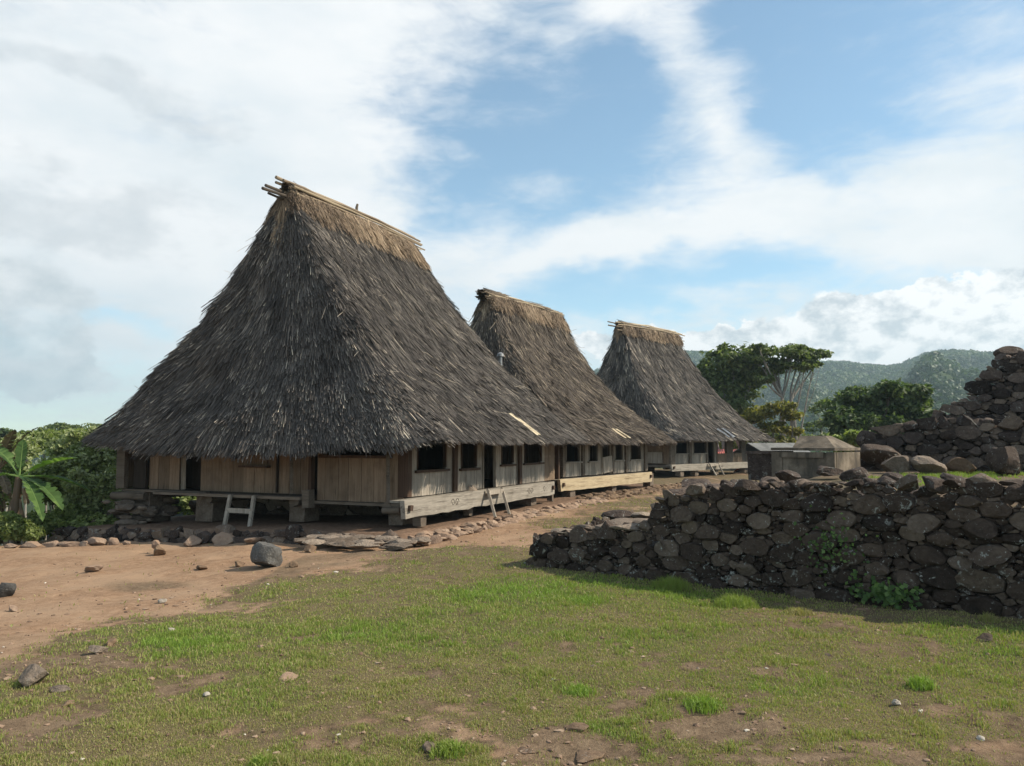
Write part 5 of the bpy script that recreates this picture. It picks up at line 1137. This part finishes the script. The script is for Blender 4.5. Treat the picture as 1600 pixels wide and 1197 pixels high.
# far-off woods on the hills
r = np.random.default_rng(5); n = 26000
a = np.concatenate([r.uniform(radians(-20), radians(38), int(n * .8)), r.uniform(radians(-40), radians(-20), n - int(n * .8))]); rad = np.sqrt(r.uniform(130 ** 2, 1020 ** 2, n))
z = hills_z(a, rad); P = np.stack([rad * np.sin(a), rad * np.cos(a), z], 1); size = r.uniform(2.0, 4.4, n) * (1 + .3 * fbm(P / 60, 2, 3)); tt = np.clip(.45 + .9 * fbm(P / 45, 3, 8) + r.normal(0, .15, n), 0, 1)
keep = rad > 240; P, size, tt = P[keep], size[keep], tt[keep]; n = len(P); K = 34
d = r.normal(size=(n, K, 3)); d /= np.linalg.norm(d, axis=2)[..., None]; d[..., 2] = np.abs(d[..., 2]) * 1.1 - .25
Cq = P[:, None] + d * size[:, None, None] * r.uniform(.45, 1.05, (n, K, 1)) + np.array([0, 0, 1.5])
N_ = d + r.normal(0, .35, (n, K, 3)); N_ /= np.linalg.norm(N_, axis=2)[..., None]; T_ = np.cross(N_, r.normal(size=(n, K, 3))); T_ /= np.linalg.norm(T_, axis=2)[..., None]; B_ = np.cross(N_, T_)
sq = size[:, None, None] * r.uniform(.18, .36, (n, K, 1))
V = np.stack([Cq - T_ * sq, Cq + B_ * sq * .8, Cq + T_ * sq, Cq - B_ * sq * .8], 2)
tv = np.clip(np.repeat((tt[:, None] + r.normal(0, .14, (n, K))), 4), 0, 1)
mb = MB(); mb.add(V.reshape(-1, 3), (np.arange(n * K) * 4)[:, None] + [0, 1, 2, 3], tv)
tag(mb.build('woods', M['forest']), 'hazy green forest covering the hills', 'forest', kind='stuff')

# grass: blades scattered over the near ground, denser where it is nearer
def blades(mb, x, y, z, h, wd, t, r, lean=.6):
    n = len(x); a = r.uniform(0, 2 * pi, n); ln = r.normal(0, lean, n); d = np.stack([np.cos(a), np.sin(a), np.zeros(n)], 1)
    b2 = r.uniform(0, 2 * pi, n); s_ = np.stack([np.cos(b2), np.sin(b2), np.zeros(n)], 1) * (wd / 2)[:, None]; P = np.stack([x, y, z - .004], 1)
    m_ = P + d * (h * ln * .35)[:, None] + np.array([0, 0, 1]) * (h * .6)[:, None]; tp = P + d * (h * ln)[:, None] + np.array([0, 0, 1]) * (h * np.clip(1 - .25 * np.abs(ln), .3, 1))[:, None]
    V = np.stack([P - s_, P + s_, m_ + s_ * .8, m_ - s_ * .8, tp], 1)
    b0 = (np.arange(n) * 5)[:, None]; mb.add(V.reshape(-1, 3), b0 + [0, 1, 2, 3], np.repeat(t, 5)); F3 = b0 + [3, 2, 4]
    k = mb.n - 5 * n; mb.f.append(F3 + k); return mb
r = np.random.default_rng(3); N0 = 900000
az_ = r.uniform(radians(-40), radians(40), N0); rd_ = 1 / r.uniform(1 / 26.0, 1 / 2.6, N0)
x = rd_ * np.sin(az_); y = rd_ * np.cos(az_); g_, l_ = masks(x, y)
p2_ = np.stack([x, y], 1); tuft = fbm(p2_ * 6, 3, 44); q_ = W0[:2]; sw = (x - q_[0]) * WD[0] + (y - q_[1]) * WD[1]; pw = (x - q_[0]) * WP[0] + (y - q_[1]) * WP[1]
hyq = (x - HO[0]) * hv[0] + (y - HO[1]) * hv[1]; hxq = (x - HO[0]) * hu[0] + (y - HO[1]) * hu[1]
keep = (r.uniform(0, 1, N0) < (g_ - .12 + .35 * tuft)) & ~((sw > -.1) & (pw > -.03) & (pw < 9)) & ~((hxq > -1.3) & (hxq < 8) & (hyq > -.8))
x, y, g_, l_, tuft, rd_ = x[keep], y[keep], g_[keep], l_[keep], tuft[keep], rd_[keep]; n = len(x)
dry = r.uniform(0, 1, n) < (.62 - .9 * l_ - .4 * tuft)
h = (.011 + .022 * l_ + .026 * np.clip(tuft, 0, 1)) * r.uniform(.6, 1.5, n) * (1 + rd_ * .03); t = np.where(dry, r.uniform(0, .3, n), np.clip(.45 + .5 * l_ + r.normal(0, .12, n), .3, 1))
mb = MB(); blades(mb, x, y, ground_z(x, y), h, np.maximum(.0035, rd_ * .0009) * r.uniform(.7, 1.4, n), t, r)
tag(mb.build('grass', M['grass']), 'short patchy grass of the village green', 'grass', kind='stuff')
print('grass blades', n)
def clump(px, py, rpx, hgt, n, label, cat='grass clump', name='grass_clump', t0=.62, lean=.6, z=None, m='grass', wd=.006):
    c = gnd(px, py) if z is None else gnd(px, py, z); c[2] = float(ground_z(c[0], c[1])) if z is None else z; R_ = rpx * c[1] / F; r = np.random.default_rng(int(px + py)); q = np.clip(r.normal(0, .42, (n, 2)), -.75, .75) * R_ * 1.1; mb = MB()
    hh = hgt * r.uniform(.45, 1.1, n) * np.exp(-(q ** 2).sum(1) / (1.6 * R_ * R_)); blades(mb, q[:, 0], q[:, 1], np.zeros(n), hh, np.full(n, wd) * r.uniform(.6, 1.3, n), np.clip(t0 + r.normal(0, .1, n), 0, 1), r, lean)
    o = mb.build(name, M[m], None); o.location = tuple(c); tag(o, label, cat, 'grass tufts on the green' if cat != 'weed' else 'weeds at the wall foot')
clump(1050, 917, 30, .16, 900, 'bright green tall grass clump at the foot of the wall'); clump(1150, 946, 34, .15, 800, 'wispy tall grass clump in front of the shaded wall stones', t0=.6)
clump(915, 940, 40, .08, 700, 'soft light green tuft left of the bright clump on the lawn', t0=.8); clump(1440, 1078, 22, .10, 350, 'upright pale green tuft in the lawn at lower right', t0=.85)
clump(700, 1172, 30, .07, 500, 'leafy green tuft beside the small stone at bottom centre'); clump(280, 985, 40, .06, 700, 'green tuft near the pebbly strip at left')
clump(905, 1080, 30, .07, 400, 'green tuft in the middle of the lower lawn', t0=.8); clump(1100, 1110, 34, .08, 500, 'tall tuft above the brown soil patch at lower middle', t0=.8); clump(410, 1190, 24, .07, 300, 'green tuft cut by the bottom edge of the view')
# creeping plants on the wall
def creeper(px, py, rx, ry, n, label, off=.06, m='banana', size=.03, nm='wall_creeper'):
    # hit the wall face
    rr_ = ray(px, py); nrm = -WP; tt_ = ((W0 - np.array([0, 0, EYE])) @ nrm) / (rr_ @ nrm); c = np.array([0, 0, EYE]) + rr_ * tt_; sc_ = c[1] / F; r = np.random.default_rng(int(px)); mb = MB()
    C = np.array([[0, 0, 0]]) ; q = r.normal(0, .5, (n, 2)); P = np.outer(q[:, 0] * rx * sc_, WD) + np.outer(q[:, 1] * ry * sc_, UP) + np.outer(r.uniform(.06, .16, n), -WP)
    Nn = -WP + r.normal(0, .45, (n, 3)) + [0, 0, .3]; Nn /= np.linalg.norm(Nn, axis=1)[:, None]; T = np.cross(Nn, r.normal(size=(n, 3))); T /= np.linalg.norm(T, axis=1)[:, None]; B = np.cross(Nn, T); s_ = size * r.uniform(.5, 1.3, n)[:, None]
    V = np.stack([P - T * s_, P + B * s_ * .7, P + T * s_, P - B * s_ * .7], 1); mb.add(V.reshape(-1, 3), (np.arange(n) * 4)[:, None] + [0, 1, 2, 3], np.repeat(r.uniform(.2, 1, n), 4)); o = mb.build(nm, M[m], None); o.location = tuple(c); tag(o, label, 'creeper')
creeper(1300, 850, 40, 40, 150, 'thin green creeper high in the shaded face of the dry stone wall', size=.022); creeper(1392, 925, 42, 18, 200, 'leafy creeper low at the foot of the dry stone wall', size=.03)
creeper(1340, 905, 14, 22, 40, 'small creeper strand between the two larger ones on the wall', size=.022)
clump(1545, 975, 13, .12, 200, 'pale weed with tiny leaves at the foot of the wall near the right edge', 'weed', 'weed', .3); clump(1250, 960, 24, .07, 500, 'dry weeds along the foot of the wall', 'weed', 'weed', .2)
# grass on the terrace
r = np.random.default_rng(8); mb = MB(); n = 22000; s_ = r.uniform(3.2, 8.5, n); p_ = r.uniform(2.6, 6.7, n); q = W0[None] + np.outer(s_, WD) + np.outer(p_, WP); k = fbm(q[:, :2] * 1.2, 2, 66) + .5 * fbm(q[:, :2] * 5, 2, 67) > -.05; q = q[k]; n = len(q)
zq = 1.0 + .02 * np.clip(p_[k] - 1, 0, 5) + .04 * fbm(q[:, :2] * 1.7, 3, 9)
blades(mb, q[:, 0], q[:, 1], zq, r.uniform(.02, .07, n), np.full(n, .01), r.uniform(.4, 1, n), r); tag(mb.build('terrace_grass', M['grass']), 'sunlit grass growing between boulders on the stone terrace', 'grass', kind='stuff')
# dry sticks
def stick(px0, py0, px1, py1, Y, label, rad=.012):
    a, b_ = at(px0, py0, Y), at(px1, py1, Y + .05); mb = MB(); rr2 = np.random.default_rng(int(px0)); mb.tube(curve(a, b_, rr2, .05) - a, np.linspace(rad, rad * .5, 7), 6, .6); o = mb.build('dry_stick', M['bark'], None, 60); o.location = tuple(a); tag(o, label, 'stick')
stick(1532, 670, 1512, 650, 13.2, 'thin pale dry stick standing on the second terrace wall'); stick(1578, 662, 1570, 650, 12.9, 'short pale dry stick on the second wall near the right edge')
stick(1567, 588, 1610, 590, 15.3, 'pale wooden pole laid across the tall stone pile', .035)
# gravel and litter
r = np.random.default_rng(12); mb = MB(); v0, f0 = ICO[1]; n = 14000
az_ = r.uniform(radians(-40), radians(38), n); rd_ = 1 / r.uniform(1 / 16.0, 1 / 2.7, n); x = rd_ * np.sin(az_); y = rd_ * np.cos(az_); g_, l_ = masks(x, y); sd = np.abs(np.interp(y, EY, EX) - x)
k = (r.uniform(0, 1, n) < (.16 + .85 * (1 - g_) * np.exp(-(sd / .7) ** 2) + .25 * (1 - g_))); x, y, rd_ = x[k], y[k], rd_[k]; n = len(x); sz = np.minimum(r.lognormal(-5.05, .5, n), .016)[:, None, None] * (1 + .06 * rd_[:, None, None])
V = v0[None] * (1 + .3 * r.normal(size=(n, len(v0), 1))).clip(.5, 1.5) * sz * np.stack([r.uniform(.7, 1.5, n), r.uniform(.7, 1.3, n), r.uniform(.35, .8, n)], 1)[:, None] + np.stack([x, y, ground_z(x, y) + .002], 1)[:, None]
tt = np.where(r.uniform(0, 1, n) < .02, 1.0, r.uniform(0, .7, n)); mb.add(V.reshape(-1, 3), ((np.arange(n) * len(v0))[:, None, None] + f0[None]).reshape(-1, 3), np.repeat(tt, len(v0)))
M['gravel'] = mat('gravel', lambda gg, p: setc(gg, p, gg.ramp(tint(gg), [(0, (.12, .075, .05)), (.6, (.28, .19, .13)), (.8, (.33, .27, .2)), (1, (.5, .45, .38))])))
tag(mb.build('gravel', M['gravel']), 'small stones and gravel strewn over the soil and thin grass', 'gravel', kind='stuff')

# ------------------------------------------------------------------ haze
mb = MB(); mb.box((0, 900, 75), (3600, 2700, 200)); hz = mb.build('haze', M['earth']); hz.data.materials.clear()
m = bpy.data.materials.new('haze_air'); m.use_nodes = True; m.node_tree.nodes.clear(); gg = G(m.node_tree)
pv = gg.n('ShaderNodeVolumePrincipled'); pv.inputs['Color'].default_value = (.66, .86, .97, 1); pv.inputs['Density'].default_value = 0.0004; pv.inputs['Anisotropy'].default_value = .2
m.node_tree.links.new(pv.outputs[0], gg.n('ShaderNodeOutputMaterial').inputs[1]); hz.data.materials.append(m); tag(hz, kind='stuff')
